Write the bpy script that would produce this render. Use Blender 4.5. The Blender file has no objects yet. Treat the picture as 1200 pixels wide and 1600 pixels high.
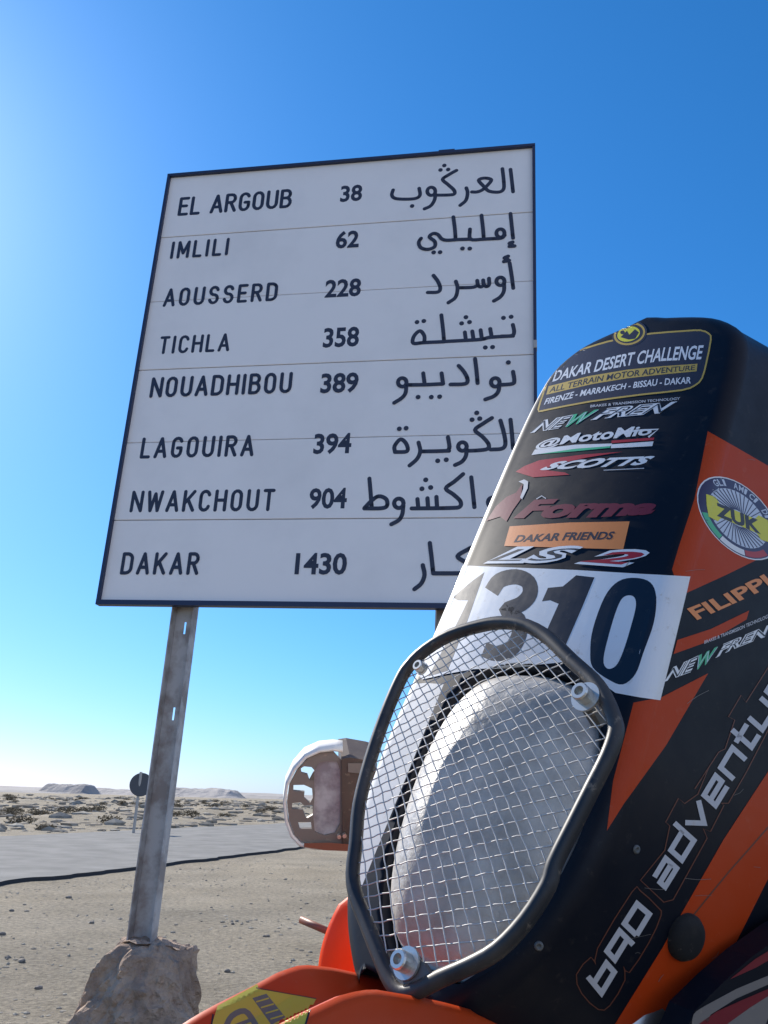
import bpy, bmesh, math, random
import numpy as np
from mathutils import Vector, Matrix
from mathutils.bvhtree import BVHTree
from mathutils.geometry import tessellate_polygon
random.seed(7); rng = np.random.default_rng(7)
SC = bpy.context.scene; COL = SC.collection

# ------------------------------------------------------------------ camera
FPX = 1350.0; CAMZ = 0.95
ROLL = math.radians(1.6); HC = 1252.0
_p = math.atan((HC - 800) * math.cos(ROLL) / FPX)
_fw = np.array([0, math.cos(_p), math.sin(_p)]); _up0 = np.array([0, -math.sin(_p), math.cos(_p)]); _r0 = np.array([1., 0, 0])
_c, _s = math.cos(ROLL), math.sin(ROLL)
RT = _c * _r0 + _s * _up0; UP = -_s * _r0 + _c * _up0; FW = _fw
CAM = np.array([0, 0, CAMZ])
cd = bpy.data.cameras.new('camera'); cam = bpy.data.objects.new('camera', cd); COL.objects.link(cam)
cd.sensor_fit = 'VERTICAL'; cd.sensor_height = 36; cd.sensor_width = 27; cd.lens = FPX / 1600 * 36
cd.clip_start = 0.02; cd.clip_end = 20000
M = Matrix([[RT[i], UP[i], -FW[i], CAM[i]] for i in range(3)] + [[0, 0, 0, 1]])
cam.matrix_world = M; SC.camera = cam

# ------------------------------------------------------------------ sky, sun, exposure
SUN_AZ = math.radians(-39.5); SUN_EL = math.radians(34)      # azimuth from +Y, negative = left
sv = Vector((math.sin(SUN_AZ) * math.cos(SUN_EL), math.cos(SUN_AZ) * math.cos(SUN_EL), math.sin(SUN_EL)))
W = bpy.data.worlds.new('World'); SC.world = W; W.use_nodes = True
wn = W.node_tree.nodes; wl = W.node_tree.links
sky = wn.new('ShaderNodeTexSky'); sky.sky_type = 'NISHITA'; sky.sun_disc = False
sky.sun_elevation = SUN_EL; sky.sun_rotation = SUN_AZ
sky.altitude = 0; sky.air_density = 1.0; sky.dust_density = 0.42; sky.ozone_density = 8.0
WS = 0.1
sep = wn.new('ShaderNodeSeparateColor'); cmb = wn.new('ShaderNodeCombineColor'); wl.new(sky.outputs[0], sep.inputs[0])
for ch, (gm, gain) in enumerate(((1.34, .63), (.92, .645), (.90, .87))):      # the camera's colour rendering of a clear sky
    p = wn.new('ShaderNodeMath'); p.operation = 'POWER'; p.inputs[1].default_value = gm; q = wn.new('ShaderNodeMath'); q.operation = 'MULTIPLY'
    q.inputs[1].default_value = gain * WS ** gm / WS; wl.new(sep.outputs[ch], p.inputs[0]); wl.new(p.outputs[0], q.inputs[0]); wl.new(q.outputs[0], cmb.inputs[ch])
# pale warm fill added low in the sky opposite the sun, lifting the shade
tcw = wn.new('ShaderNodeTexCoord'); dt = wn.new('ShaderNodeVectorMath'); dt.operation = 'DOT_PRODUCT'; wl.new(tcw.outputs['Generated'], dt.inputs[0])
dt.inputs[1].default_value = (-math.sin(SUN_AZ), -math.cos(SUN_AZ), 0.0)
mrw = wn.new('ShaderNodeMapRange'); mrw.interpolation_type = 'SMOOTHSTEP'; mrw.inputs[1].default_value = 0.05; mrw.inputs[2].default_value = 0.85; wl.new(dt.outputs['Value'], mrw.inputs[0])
sky_fill = wn.new('ShaderNodeMix'); sky_fill.data_type = 'RGBA'; sky_fill.blend_type = 'ADD'; wl.new(mrw.outputs[0], sky_fill.inputs[0]); wl.new(cmb.outputs[0], sky_fill.inputs[6]); sky_fill.inputs[7].default_value = (2.5, 2.05, 1.5, 1)
wl.new(sky_fill.outputs[2], wn['Background'].inputs['Color']); wn['Background'].inputs['Strength'].default_value = WS
sl = bpy.data.lights.new('sun', 'SUN'); sl.energy = 3.9; sl.angle = math.radians(0.6); sl.color = (1.0, 0.94, 0.85)
so = bpy.data.objects.new('sun', sl); COL.objects.link(so)
so.rotation_euler = sv.to_track_quat('Z', 'Y').to_euler(); so.location = (-10, 14, 12)
SC.view_settings.view_transform = 'Standard'; SC.view_settings.look = 'None'
SC.view_settings.exposure = 0.95; SC.view_settings.gamma = 1.0
SC.render.engine = 'CYCLES'

# ------------------------------------------------------------------ helpers
def ray(x, y):
    v = ((x - 600) / FPX) * RT + ((800 - y) / FPX) * UP + FW
    return v
def at(x, y, d): return CAM + ray(x, y) * d
def on_plane(x, y, P, n):
    d = ray(x, y); return CAM + d * (((P - CAM) @ n) / (d @ n))
def on_ground(x, y, z=0.0): return on_plane(x, y, np.array([0, 0, z]), np.array([0, 0, 1.]))
def nrm(v): v = np.asarray(v, float); return v / np.linalg.norm(v)

def node_mat(name, color, rough=0.5, metal=0.0, spec=0.5, coat=0.0, noise=None, bump=None, trans=0.0, alpha=1.0, dust=0.0, dustcol=(0.42, 0.34, 0.25)):
    """noise=(scale, colour2, lo, hi, detail); bump=(scale, strength, distance)"""
    m = bpy.data.materials.new(name); m.use_nodes = True
    nt = m.node_tree; n = nt.nodes; l = nt.links; b = n['Principled BSDF']
    b.inputs['Base Color'].default_value = (*color, 1); b.inputs['Roughness'].default_value = rough
    b.inputs['Metallic'].default_value = metal; b.inputs['Specular IOR Level'].default_value = spec
    b.inputs['Coat Weight'].default_value = coat; b.inputs['Coat Roughness'].default_value = 0.12
    b.inputs['Alpha'].default_value = alpha
    tc = n.new('ShaderNodeTexCoord'); last = None
    def nz(scale, det=6, rough_=0.6):
        t = n.new('ShaderNodeTexNoise'); t.inputs['Scale'].default_value = scale; t.inputs['Detail'].default_value = det
        t.inputs['Roughness'].default_value = rough_; l.new(tc.outputs['Object'], t.inputs['Vector']); return t
    if noise:
        sc, c2, lo, hi = noise[:4]; t = nz(sc)
        r = n.new('ShaderNodeValToRGB'); r.color_ramp.elements[0].position = lo; r.color_ramp.elements[1].position = hi
        r.color_ramp.elements[0].color = (*color, 1); r.color_ramp.elements[1].color = (*c2, 1)
        l.new(t.outputs['Fac'], r.inputs['Fac']); last = r.outputs['Color']
    if dust > 0:
        t = nz(9, 8, 0.65); r = n.new('ShaderNodeValToRGB'); r.color_ramp.elements[0].position = 0.45; r.color_ramp.elements[1].position = 0.8
        r.color_ramp.elements[1].color = (dust, dust, dust, 1); l.new(t.outputs['Fac'], r.inputs['Fac'])
        mx = n.new('ShaderNodeMix'); mx.data_type = 'RGBA'; l.new(r.outputs['Color'], mx.inputs[0])
        if last: l.new(last, mx.inputs[6])
        else: mx.inputs[6].default_value = (*color, 1)
        t3 = nz(85, 6, 0.7); r3 = n.new('ShaderNodeValToRGB'); r3.color_ramp.elements[0].position = 0.60; r3.color_ramp.elements[1].position = 0.74
        q = min(1, dust * 2.2); r3.color_ramp.elements[1].color = (q, q, q, 1); l.new(t3.outputs['Fac'], r3.inputs['Fac'])
        ad = n.new('ShaderNodeMix'); ad.data_type = 'RGBA'; ad.blend_type = 'ADD'; ad.inputs[0].default_value = 1; l.new(r.outputs['Color'], ad.inputs[6]); l.new(r3.outputs['Color'], ad.inputs[7]); l.new(ad.outputs[2], mx.inputs[0])
        mx.inputs[7].default_value = (*dustcol, 1); last = mx.outputs[2]
        t2 = nz(30, 8, 0.7); mr = n.new('ShaderNodeMapRange'); mr.inputs[3].default_value = max(0.03, rough - 0.12); mr.inputs[4].default_value = min(1, rough + 0.22)
        l.new(t2.outputs['Fac'], mr.inputs[0]); l.new(mr.outputs[0], b.inputs['Roughness'])
    if last: l.new(last, b.inputs['Base Color'])
    if bump:
        t = nz(bump[0], 8); bp = n.new('ShaderNodeBump'); bp.inputs['Strength'].default_value = bump[1]; bp.inputs['Distance'].default_value = bump[2]
        l.new(t.outputs['Fac'], bp.inputs['Height']); l.new(bp.outputs[0], b.inputs['Normal'])
    if trans > 0:
        tr = n.new('ShaderNodeBsdfTranslucent'); tr.inputs[0].default_value = (*color, 1)
        mx = n.new('ShaderNodeMixShader'); mx.inputs[0].default_value = trans
        l.new(b.outputs[0], mx.inputs[1]); l.new(tr.outputs[0], mx.inputs[2]); l.new(mx.outputs[0], n['Material Output'].inputs[0])
    return m

def mesh_obj(name, V, Fc, mats, parent=None, origin=(0, 0, 0), smooth=False, fm=None):
    me = bpy.data.meshes.new(name)
    o3 = np.asarray(origin, float)
    me.from_pydata([tuple(np.asarray(v, float) - o3) for v in V], [], [tuple(f) for f in Fc])
    if not isinstance(mats, (list, tuple)): mats = [mats]
    for m in mats: me.materials.append(m)
    if fm is not None: me.polygons.foreach_set('material_index', list(fm))
    if smooth: me.polygons.foreach_set('use_smooth', [True] * len(me.polygons))
    me.update()
    o = bpy.data.objects.new(name, me); COL.objects.link(o)
    if parent is not None: o.parent = parent
    return o
def recalc(o):
    bm = bmesh.new(); bm.from_mesh(o.data); bmesh.ops.recalc_face_normals(bm, faces=bm.faces); bm.to_mesh(o.data); bm.free(); return o
def empty(name, loc, label, cat, group=None):
    o = bpy.data.objects.new(name, None); COL.objects.link(o); o.location = tuple(loc); o.empty_display_size = 0.1
    tag(o, label, cat, group); return o
def tag(o, label, cat, group=None):
    o['label'] = label; o['category'] = cat
    if group: o['group'] = group
    return o
def struct(o): o['kind'] = 'structure'; return o

class MB:
    def __init__(s): s.V = []; s.F = []; s.m = []
    def add(s, V, F, mi=0):
        k = len(s.V); s.V += [tuple(v) for v in V]; s.F += [tuple(i + k for i in f) for f in F]; s.m += [mi] * len(F); return s
    def obj(s, name, mats, parent=None, origin=(0, 0, 0), smooth=False): return mesh_obj(name, s.V, s.F, mats, parent, origin, smooth, s.m)
    def box(s, c, ax, half, mi=0, bev=0.0):
        c = np.asarray(c, float); X, Y, Z = [np.asarray(a, float) for a in ax]
        if bev <= 0:
            V = [c + X * half[0] * a + Y * half[1] * b + Z * half[2] * d for a in (-1, 1) for b in (-1, 1) for d in (-1, 1)]
            F = [(0, 1, 3, 2), (4, 6, 7, 5), (0, 4, 5, 1), (2, 3, 7, 6), (0, 2, 6, 4), (1, 5, 7, 3)]
            return s.add(V, F, mi)
        bm = bmesh.new(); bmesh.ops.create_cube(bm, size=2)
        for v in bm.verts: v.co = Vector((v.co.x * half[0], v.co.y * half[1], v.co.z * half[2]))
        bmesh.ops.bevel(bm, geom=bm.edges[:], offset=bev, segments=3, affect='EDGES', profile=0.5)
        bm.verts.index_update()
        V = [c + X * v.co.x + Y * v.co.y + Z * v.co.z for v in bm.verts]; F = [[v.index for v in f.verts] for f in bm.faces]; bm.free()
        return s.add(V, F, mi)
    def tube(s, pts, r, n=8, closed=False, mi=0, cap=True, up=None):
        P = [np.asarray(p, float) for p in pts]; k = len(P); V = []; F = []
        rr = r if hasattr(r, '__len__') else [r] * k
        pu = None
        for i in range(k):
            a = P[(i - 1) % k] if (closed or i > 0) else P[i]; b = P[(i + 1) % k] if (closed or i < k - 1) else P[i]
            t = nrm(b - a)
            if pu is None:
                u = np.cross(t, (0, 0, 1)) if abs(t[2]) < .9 else np.cross(t, (1, 0, 0))
            else: u = pu - t * (pu @ t)
            u = nrm(u); pu = u; w = np.cross(t, u)
            for j in range(n):
                a_ = 2 * math.pi * j / n; V.append(P[i] + (u * math.cos(a_) + w * math.sin(a_)) * rr[i])
        for i in range(k if closed else k - 1):
            for j in range(n):
                F.append((i * n + j, i * n + (j + 1) % n, ((i + 1) % k) * n + (j + 1) % n, ((i + 1) % k) * n + j))
        if cap and not closed: F.append(tuple(range(n - 1, -1, -1))); F.append(tuple((k - 1) * n + j for j in range(n)))
        return s.add(V, F, mi)
    def lathe(s, c, axis, prof, n=32, mi=0, ref=None):
        """prof: list of (radius, height along axis)"""
        c = np.asarray(c, float); a = nrm(axis)
        u = nrm(np.cross(a, (0, 0, 1)) if abs(a[2]) < .9 else np.cross(a, (1, 0, 0))); w = np.cross(a, u); V = []; F = []
        for r, h in prof:
            for j in range(n):
                t = 2 * math.pi * j / n; V.append(c + a * h + (u * math.cos(t) + w * math.sin(t)) * r)
        for i in range(len(prof) - 1):
            for j in range(n): F.append((i * n + j, i * n + (j + 1) % n, (i + 1) * n + (j + 1) % n, (i + 1) * n + j))
        return s.add(V, F, mi)

def catmull(P, n=6, closed=False):
    P = [np.asarray(p, float) for p in P]; k = len(P); out = []
    for i in range(k if closed else k - 1):
        p0 = P[(i - 1) % k] if (closed or i > 0) else 2 * P[0] - P[1]
        p1 = P[i]; p2 = P[(i + 1) % k]
        p3 = P[(i + 2) % k] if (closed or i + 2 < k) else 2 * P[-1] - P[-2]
        for j in range(n):
            t = j / n
            out.append(.5 * ((2 * p1) + (-p0 + p2) * t + (2 * p0 - 5 * p1 + 4 * p2 - p3) * t * t + (-p0 + 3 * p1 - 3 * p2 + p3) * t ** 3))
    if not closed: out.append(P[-1])
    return out

def inside(p, poly):
    x, y = p[0], p[1]; r = False; k = len(poly)
    for i in range(k):
        x1, y1 = poly[i][:2]; x2, y2 = poly[(i + 1) % k][:2]
        if (y1 > y) != (y2 > y) and x < (x2 - x1) * (y - y1) / (y2 - y1) + x1: r = not r
    return r

# 2-D shapes as (verts, faces)
def fill(loops):
    L3 = [[Vector((p[0], p[1], 0)) for p in lp] for lp in loops]
    V = [(p[0], p[1]) for lp in loops for p in lp]
    return V, [tuple(t) for t in tessellate_polygon(L3)]
def subdiv(V, F, thr):
    bm = bmesh.new(); vs = [bm.verts.new((v[0], v[1], 0)) for v in V]
    for f in F:
        try: bm.faces.new([vs[i] for i in f])
        except ValueError: pass
    bmesh.ops.triangulate(bm, faces=bm.faces[:])
    for _ in range(7):
        e = [x for x in bm.edges if x.calc_length() > thr]
        if not e: break
        bmesh.ops.subdivide_edges(bm, edges=e, cuts=1); bmesh.ops.triangulate(bm, faces=[f for f in bm.faces if len(f.verts) > 3])
    bm.verts.index_update()
    V = [(v.co.x, v.co.y) for v in bm.verts]; F = [tuple(v.index for v in f.verts) for f in bm.faces]; bm.free()
    return V, F
def ribbon(P, w, closed=False, sm=5):
    P = [np.array(p, float) for p in P]
    if sm > 1 and len(P) > 2: P = catmull(P, sm, closed)
    k = len(P); Lf = []; Rt = []
    for i in range(k):
        a = P[(i - 1) % k] if (closed or i > 0) else P[i]; b = P[(i + 1) % k] if (closed or i < k - 1) else P[i]
        t = (b - a) / (np.linalg.norm(b - a) + 1e-9); n = np.array([-t[1], t[0]]) * w / 2
        ww = 1.0
        Lf.append(P[i] + n * ww); Rt.append(P[i] - n * ww)
    V = Lf + Rt; F = [(i, (i + 1) % k, k + (i + 1) % k, k + i) for i in range(k if closed else k - 1)]
    return [tuple(v) for v in V], F
_tc = {}
def text2d(s, bold=0.0, shear=0.0, step=0.06):
    """text filled as triangles, normalised to the unit box"""
    key = (s, bold, shear)
    if key not in _tc:
        c = bpy.data.curves.new('lettering', 'FONT'); c.body = s; c.shear = 0.0; c.offset = bold; c.resolution_u = 3
        o = bpy.data.objects.new('lettering', c); COL.objects.link(o)
        dg = bpy.context.evaluated_depsgraph_get(); me = bpy.data.meshes.new_from_object(o.evaluated_get(dg))
        V = np.array([v.co[:2] for v in me.vertices]); Fc = [tuple(p.vertices) for p in me.polygons]
        bpy.data.objects.remove(o); bpy.data.curves.remove(c); bpy.data.meshes.remove(me)
        _tc[key] = (V, Fc)
    V, Fc = _tc[key]; V = V.copy()
    mn = V.min(0); mx = V.max(0); h = mx[1] - mn[1]
    V[:, 0] += (V[:, 1] - mn[1]) * shear
    mn = V.min(0); mx = V.max(0)
    asp = (mx[0] - mn[0]) / h
    return (V - mn) / (mx - mn), Fc, asp
def pl_at(P, t):
    P = [np.array(p, float) for p in P]; d = [0]
    for a, b in zip(P, P[1:]): d.append(d[-1] + np.linalg.norm(b - a))
    t *= d[-1]
    for i in range(len(P) - 1):
        if t <= d[i + 1] or i == len(P) - 2:
            return P[i] + (P[i + 1] - P[i]) * ((t - d[i]) / (d[i + 1] - d[i]))
def strip_map(top, bot):
    return lambda u, v: tuple(pl_at(bot, u) * (1 - v) + pl_at(top, u) * v)
def Z(ox, oy, s): return lambda pts: [(ox + x / s, oy + y / s) for x, y in pts]

# ------------------------------------------------------------------ materials
M_gravel = None
def ground_material():
    m = bpy.data.materials.new('desert_gravel'); m.use_nodes = True; nt = m.node_tree; n = nt.nodes; l = nt.links; b = n['Principled BSDF']
    b.inputs['Roughness'].default_value = 0.95; b.inputs['Specular IOR Level'].default_value = 0.15
    tc = n.new('ShaderNodeTexCoord')
    def nz(sc, det=8, ro=.6):
        t = n.new('ShaderNodeTexNoise'); t.inputs['Scale'].default_value = sc; t.inputs['Detail'].default_value = det; t.inputs['Roughness'].default_value = ro
        l.new(tc.outputs['Object'], t.inputs['Vector']); return t
    a = nz(0.9); r = n.new('ShaderNodeValToRGB'); r.color_ramp.elements[0].position = .3; r.color_ramp.elements[1].position = .72
    r.color_ramp.elements[0].color = (.265, .24, .19, 1); r.color_ramp.elements[1].color = (.42, .385, .315, 1); l.new(a.outputs['Fac'], r.inputs['Fac'])
    c = nz(26, 10, .7); r2 = n.new('ShaderNodeValToRGB'); r2.color_ramp.elements[0].position = .36; r2.color_ramp.elements[1].position = .66
    r2.color_ramp.elements[0].color = (.38, .365, .35, 1); r2.color_ramp.elements[1].color = (1.2, 1.18, 1.12, 1); l.new(c.outputs['Fac'], r2.inputs['Fac'])
    mx = n.new('ShaderNodeMix'); mx.data_type = 'RGBA'; mx.blend_type = 'MULTIPLY'; mx.inputs[0].default_value = .8
    l.new(r.outputs[0], mx.inputs[6]); l.new(r2.outputs[0], mx.inputs[7])
    # far away, bigger patches of pale sand and dark gravel
    d = nz(.07, 6, .65); r3 = n.new('ShaderNodeValToRGB'); r3.color_ramp.elements[0].position = .35; r3.color_ramp.elements[1].position = .65
    r3.color_ramp.elements[0].color = (.72, .70, .68, 1); r3.color_ramp.elements[1].color = (1.15, 1.04, .88, 1); l.new(d.outputs['Fac'], r3.inputs['Fac'])
    mx2 = n.new('ShaderNodeMix'); mx2.data_type = 'RGBA'; mx2.blend_type = 'MULTIPLY'; mx2.inputs[0].default_value = .85
    l.new(mx.outputs[2], mx2.inputs[6]); l.new(r3.outputs[0], mx2.inputs[7]); l.new(mx2.outputs[2], b.inputs['Base Color'])
    e = nz(45, 8, .7); bp = n.new('ShaderNodeBump'); bp.inputs['Strength'].default_value = .9; bp.inputs['Distance'].default_value = .02
    l.new(e.outputs['Fac'], bp.inputs['Height']); l.new(bp.outputs[0], b.inputs['Normal'])
    return m
M_ground = ground_material()
M_asphalt = node_mat('old_asphalt', (.19, .185, .17), .95, noise=(1.6, (.27, .26, .24), .35, .7), bump=(60, .6, .01), spec=.05)
M_aspedge = node_mat('asphalt_edge', (.05, .05, .052), .95, bump=(20, .8, .03), spec=.1)  # darker than the road top: shade of the drop-off put into the colour
M_hill = node_mat('hill_sand', (.40, .37, .34), .95, noise=(.02, (.28, .26, .24), .4, .65), bump=(.15, 1, 2.0), spec=.1)
M_white = node_mat('sign_white', (.84, .81, .78), .5, noise=(2.2, (.76, .735, .71), .45, .75), spec=.4)
M_navy = node_mat('sign_navy', (.012, .022, .065), .45)
M_letter = node_mat('letter_dark', (.018, .024, .05), .5)
M_steel = node_mat('galvanised_steel', (.47, .45, .43), .65, metal=.1, noise=(9, (.29, .25, .225), .42, .60), bump=(25, .4, .004))
M_rock = node_mat('earthy_concrete', (.54, .41, .31), .95, noise=(9, (.33, .245, .19), .38, .64), bump=(24, 1.0, .05), spec=.1)
M_pebble = node_mat('pebble', (.34, .31, .255), .9, noise=(3, (.19, .175, .15), .42, .62), spec=.2)
M_scrub = node_mat('dry_scrub', (.13, .105, .07), .9, noise=(2, (.20, .165, .11), .4, .6), spec=.1)
M_signback = node_mat('grey_sign_back', (.06, .065, .075), .6)
M_pole = node_mat('weathered_pole', (.38, .37, .35), .6)

GB = dict(rough=.38, spec=.17, coat=.0)
M_black = node_mat('gloss_black_plastic', (.004, .006, .012), dust=.025, **GB)
M_whitepl = node_mat('white_side_plastic', (.72, .71, .68), dust=.25, **GB)
M_orange = node_mat('orange_film', (.44, .045, .006), dust=.05, **GB)
M_decwhite = node_mat('white_film', (.70, .71, .72), rough=.3, spec=.5, coat=.2, dust=.32)
M_decblack = node_mat('black_film', (.006, .008, .016), rough=.3, spec=.4, coat=.1, dust=.05)
M_silver = node_mat('silver_film', (.46, .47, .50), rough=.38, dust=.15)
M_dimgrey = node_mat('dim_grey_film', (.17, .155, .145), rough=.4, dust=.15)
M_red = node_mat('red_film', (.40, .015, .02), rough=.35)
M_dkred = node_mat('dark_red_film', (.17, .012, .02), rough=.35)
M_green = node_mat('green_film', (.05, .42, .20), rough=.35)
M_yellow = node_mat('yellow_film', (.62, .58, .03), rough=.4)
M_gold = node_mat('gold_film', (.48, .33, .06), rough=.4)
M_brown = node_mat('brown_film', (.028, .016, .018), rough=.35, coat=.3)
M_navyf = node_mat('navy_film', (.01, .013, .07), rough=.35)
M_palebl = node_mat('pale_blue_film', (.50, .56, .66), rough=.35)
M_orlt = node_mat('light_orange_film', (.72, .23, .05), rough=.4)
M_dimor = node_mat('dim_orange_film', (.12, .035, .018), rough=.5)
M_fender = node_mat('orange_fender_plastic', (.60, .062, .006), rough=.42, spec=.3, trans=.22, dust=.06)
M_shroud = node_mat('translucent_orange_plastic', (.85, .10, .012), rough=.4, trans=.5, dust=.12)
M_fyellow = node_mat('yellow_fender_film', (.55, .52, .04), rough=.4, trans=.15, dust=.2)
M_fgrey = node_mat('grey_fender_print', (.13, .14, .11), rough=.5)
M_tube = node_mat('black_painted_tube', (.016, .018, .022), rough=.4, spec=.4, dust=.22)
M_wire = node_mat('zinc_wire', (.50, .48, .45), rough=.55, metal=.1)
M_lens = node_mat('frosted_lamp_cover', (.56, .53, .48), rough=.34, spec=.5, coat=.1, noise=(21, (.33, .31, .28), .40, .64), bump=(48, .5, .006), dust=.35, dustcol=(.62, .58, .50))
M_bucket = node_mat('lamp_bucket_black', (.012, .012, .014), rough=.6)
M_bolt = node_mat('zinc_bolt', (.55, .54, .50), rough=.35, metal=.8)
M_bracket = node_mat('dark_bracket', (.10, .11, .115), rough=.5, metal=.4, dust=.3)
M_rubber = node_mat('black_rubber', (.012, .012, .013), rough=.85, spec=.3, dust=.15)
M_guardin = node_mat('brown_guard_plastic', (.185, .16, .145), rough=.5, dust=.25)
M_guardbox = node_mat('dark_brown_housing', (.065, .045, .038), rough=.5, dust=.2)
M_guardred = node_mat('red_brown_trim', (.22, .075, .045), rough=.5)
M_mirror = node_mat('scuffed_window', (.42, .43, .46), rough=.35, noise=(22, (.22, .21, .24), .45, .62))
M_alu = node_mat('aluminium', (.5, .5, .5), rough=.4, metal=.9)
M_engine = node_mat('dark_engine_metal', (.09, .09, .095), rough=.5, metal=.7)
M_seat = node_mat('seat_vinyl', (.015, .015, .016), rough=.7)

# ------------------------------------------------------------------ terrain
def vnoise(x, y, seed=0):
    x = np.asarray(x, float); y = np.asarray(y, float); xi = np.floor(x).astype(int); yi = np.floor(y).astype(int); fx = x - xi; fy = y - yi
    fx = fx * fx * (3 - 2 * fx); fy = fy * fy * (3 - 2 * fy)
    def h(a, b):
        n = (a * 374761393 + b * 668265263 + seed * 974711) & 0x7fffffff; n = ((n ^ (n >> 13)) * 1274126177) & 0x7fffffff
        return ((n ^ (n >> 16)) & 0xffff) / 65535.0
    return (h(xi, yi) * (1 - fx) + h(xi + 1, yi) * fx) * (1 - fy) + (h(xi, yi + 1) * (1 - fx) + h(xi + 1, yi + 1) * fx) * fy
def fbm(x, y, o=4, seed=0):
    r = 0; a = .5
    for i in range(o): r = r + a * vnoise(x * 2 ** i, y * 2 ** i, seed + i); a *= .5
    return r
ROADZ = 0.035
n1, n2, n3 = on_ground(0, 1384, ROADZ)[:2], on_ground(230, 1353, ROADZ)[:2], on_ground(470, 1317, ROADZ)[:2]
f1, f2 = on_ground(0, 1303, ROADZ)[:2], on_ground(440, 1288, ROADZ)[:2]
rd = nrm((n3 - n1) * .6 + (f2 - f1) * .4)
rn = np.array([-rd[1], rd[0]])                      # towards the far side
NEARC = (n1 + n2 + n3) / 3
RW = float(((f1 + f2) / 2 - NEARC) @ rn)
def road_s(x, y): return (x - NEARC[0]) * rn[0] + (y - NEARC[1]) * rn[1]     # 0 = near edge, RW = far edge
def ground_z(x, y):
    s = road_s(x, y); d = np.hypot(x, y)
    z = (fbm(x * .8, y * .8, 3, 3) - .45) * .05
    far = np.clip((s - RW - .3) / 6, 0, 1)
    z = z + far * ((fbm(x * .12, y * .12, 4, 9) - .42) * 1.0 + (fbm(x * .5, y * .5, 3, 19) - .42) * .35)
    near = (s > -1.2) & (s < RW + .6)
    z = np.where(near, np.minimum(z, .0) * .3 - .01, z)
    z = np.where(d > 250, z * np.clip(1 - (d - 250) / 400, .2, 1), z)
    return z
def build_ground():
    rad = [0.0]; r = .25
    while r < 9000: rad.append(r); r *= 1.045
    NA = 300; V = [(0, 0, float(ground_z(0, 0)))]; F = []
    # denser angles ahead of the camera
    ang = []
    for i in range(NA):
        t = i / NA; ang.append(2 * math.pi * t - .55 * math.sin(2 * math.pi * t))     # dense around angle 0 (=+Y)
    for q in rad[1:]:
        for a in ang:
            x, y = q * math.sin(a), q * math.cos(a); V.append((x, y, float(ground_z(x, y))))
    for i in range(NA): F.append((0, 1 + (i + 1) % NA, 1 + i))
    for k in range(len(rad) - 2):
        b = 1 + k * NA
        for i in range(NA): F.append((b + i, b + (i + 1) % NA, b + NA + (i + 1) % NA, b + NA + i))
    return struct(recalc(mesh_obj('ground', V, F, M_ground, smooth=True)))
build_ground()
def build_road():
    V = []; F = []; fm = []; ts = []; t = -60.
    while t < 1500: ts.append(t); t += .1 if -8 < t < 40 else (2 if t < 200 else 40)
    for t in ts:
        e = (vnoise(t * .4, 3.1, 5) - .5) * .20 + (vnoise(t * 2.3, 1.7, 6) - .5) * .13 + (vnoise(t * 4.3, 1.7, 16) - .5) * .10; e2 = (vnoise(t * .8, 8.1, 5) - .5) * .4
        for s, z in ((e - .03, -.06), (e, ROADZ - .004), (e + .12, ROADZ), (RW * .5, ROADZ + .03), (RW - e2 - .1, ROADZ), (RW - e2, -.06)):
            p = NEARC + rd * t + rn * s; V.append((p[0], p[1], z))
    for i in range(len(ts) - 1):
        for j in range(5):
            F.append((i * 6 + j, i * 6 + j + 1, i * 6 + 7 + j, i * 6 + 6 + j)); fm.append(1 if j in (0, 4) else 0)
    o = mesh_obj('road', V, F, [M_asphalt, M_aspedge], fm=fm); struct(recalc(o))
build_road()

# mesas on the horizon: (left px, right px, top px, distance)
def mesa(x0, x1, yt, dist, seed, flat):
    hz = lambda x: 1236 + (x / 300.) * 8.4
    a0 = at(x0, hz(x0), dist); a1 = at(x1, hz(x1), dist); h = (hz((x0 + x1) / 2) + 3 - yt) / FPX * dist * 1.04
    ax = a1[:2] - a0[:2]; Ln = np.linalg.norm(ax); ax /= Ln; ay = np.array([-ax[1], ax[0]]); NX, NY = 70, 26; dep = Ln * 1.3
    V = []; F = []
    for j in range(NY):
        for i in range(NX):
            u = -.12 + 1.24 * i / (NX - 1); v = j / (NY - 1)
            p = a0[:2] + ax * u * Ln + ay * (v - .3) * dep
            e = min(1, max(0, min(u + .02, 1.02 - u) * flat)) * min(1, max(0, min(v, 1 - v) * 2.6))
            e = e * e * (3 - 2 * e)
            g = float(fbm(u * 9 + seed * 7, v * 5 + seed, 4, seed)); z = h * e * (.72 + .5 * g) - .5
            if e > .6: z = min(z, h * (1.0 + .08 * (g - .5)))
            V.append((p[0], p[1], z))
    for j in range(NY - 1):
        for i in range(NX - 1): F.append((j * NX + i, j * NX + i + 1, (j + 1) * NX + i + 1, (j + 1) * NX + i))
    return struct(mesh_obj('hills', V, F, M_hill))
mesa(-160, 78, 1234, 620, 1, 4); mesa(55, 146, 1227.5, 760, 2, 6); mesa(120, 250, 1235, 900, 3, 4); mesa(225, 376, 1233, 700, 4, 7)
mesa(345, 480, 1245, 1000, 5, 3); mesa(-300, 900, 1239, 1500, 9, 9); mesa(470, 760, 1244, 1100, 6, 4); mesa(760, 1300, 1246, 1300, 8, 5); mesa(-700, -140, 1222, 900, 7, 6)

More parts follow.
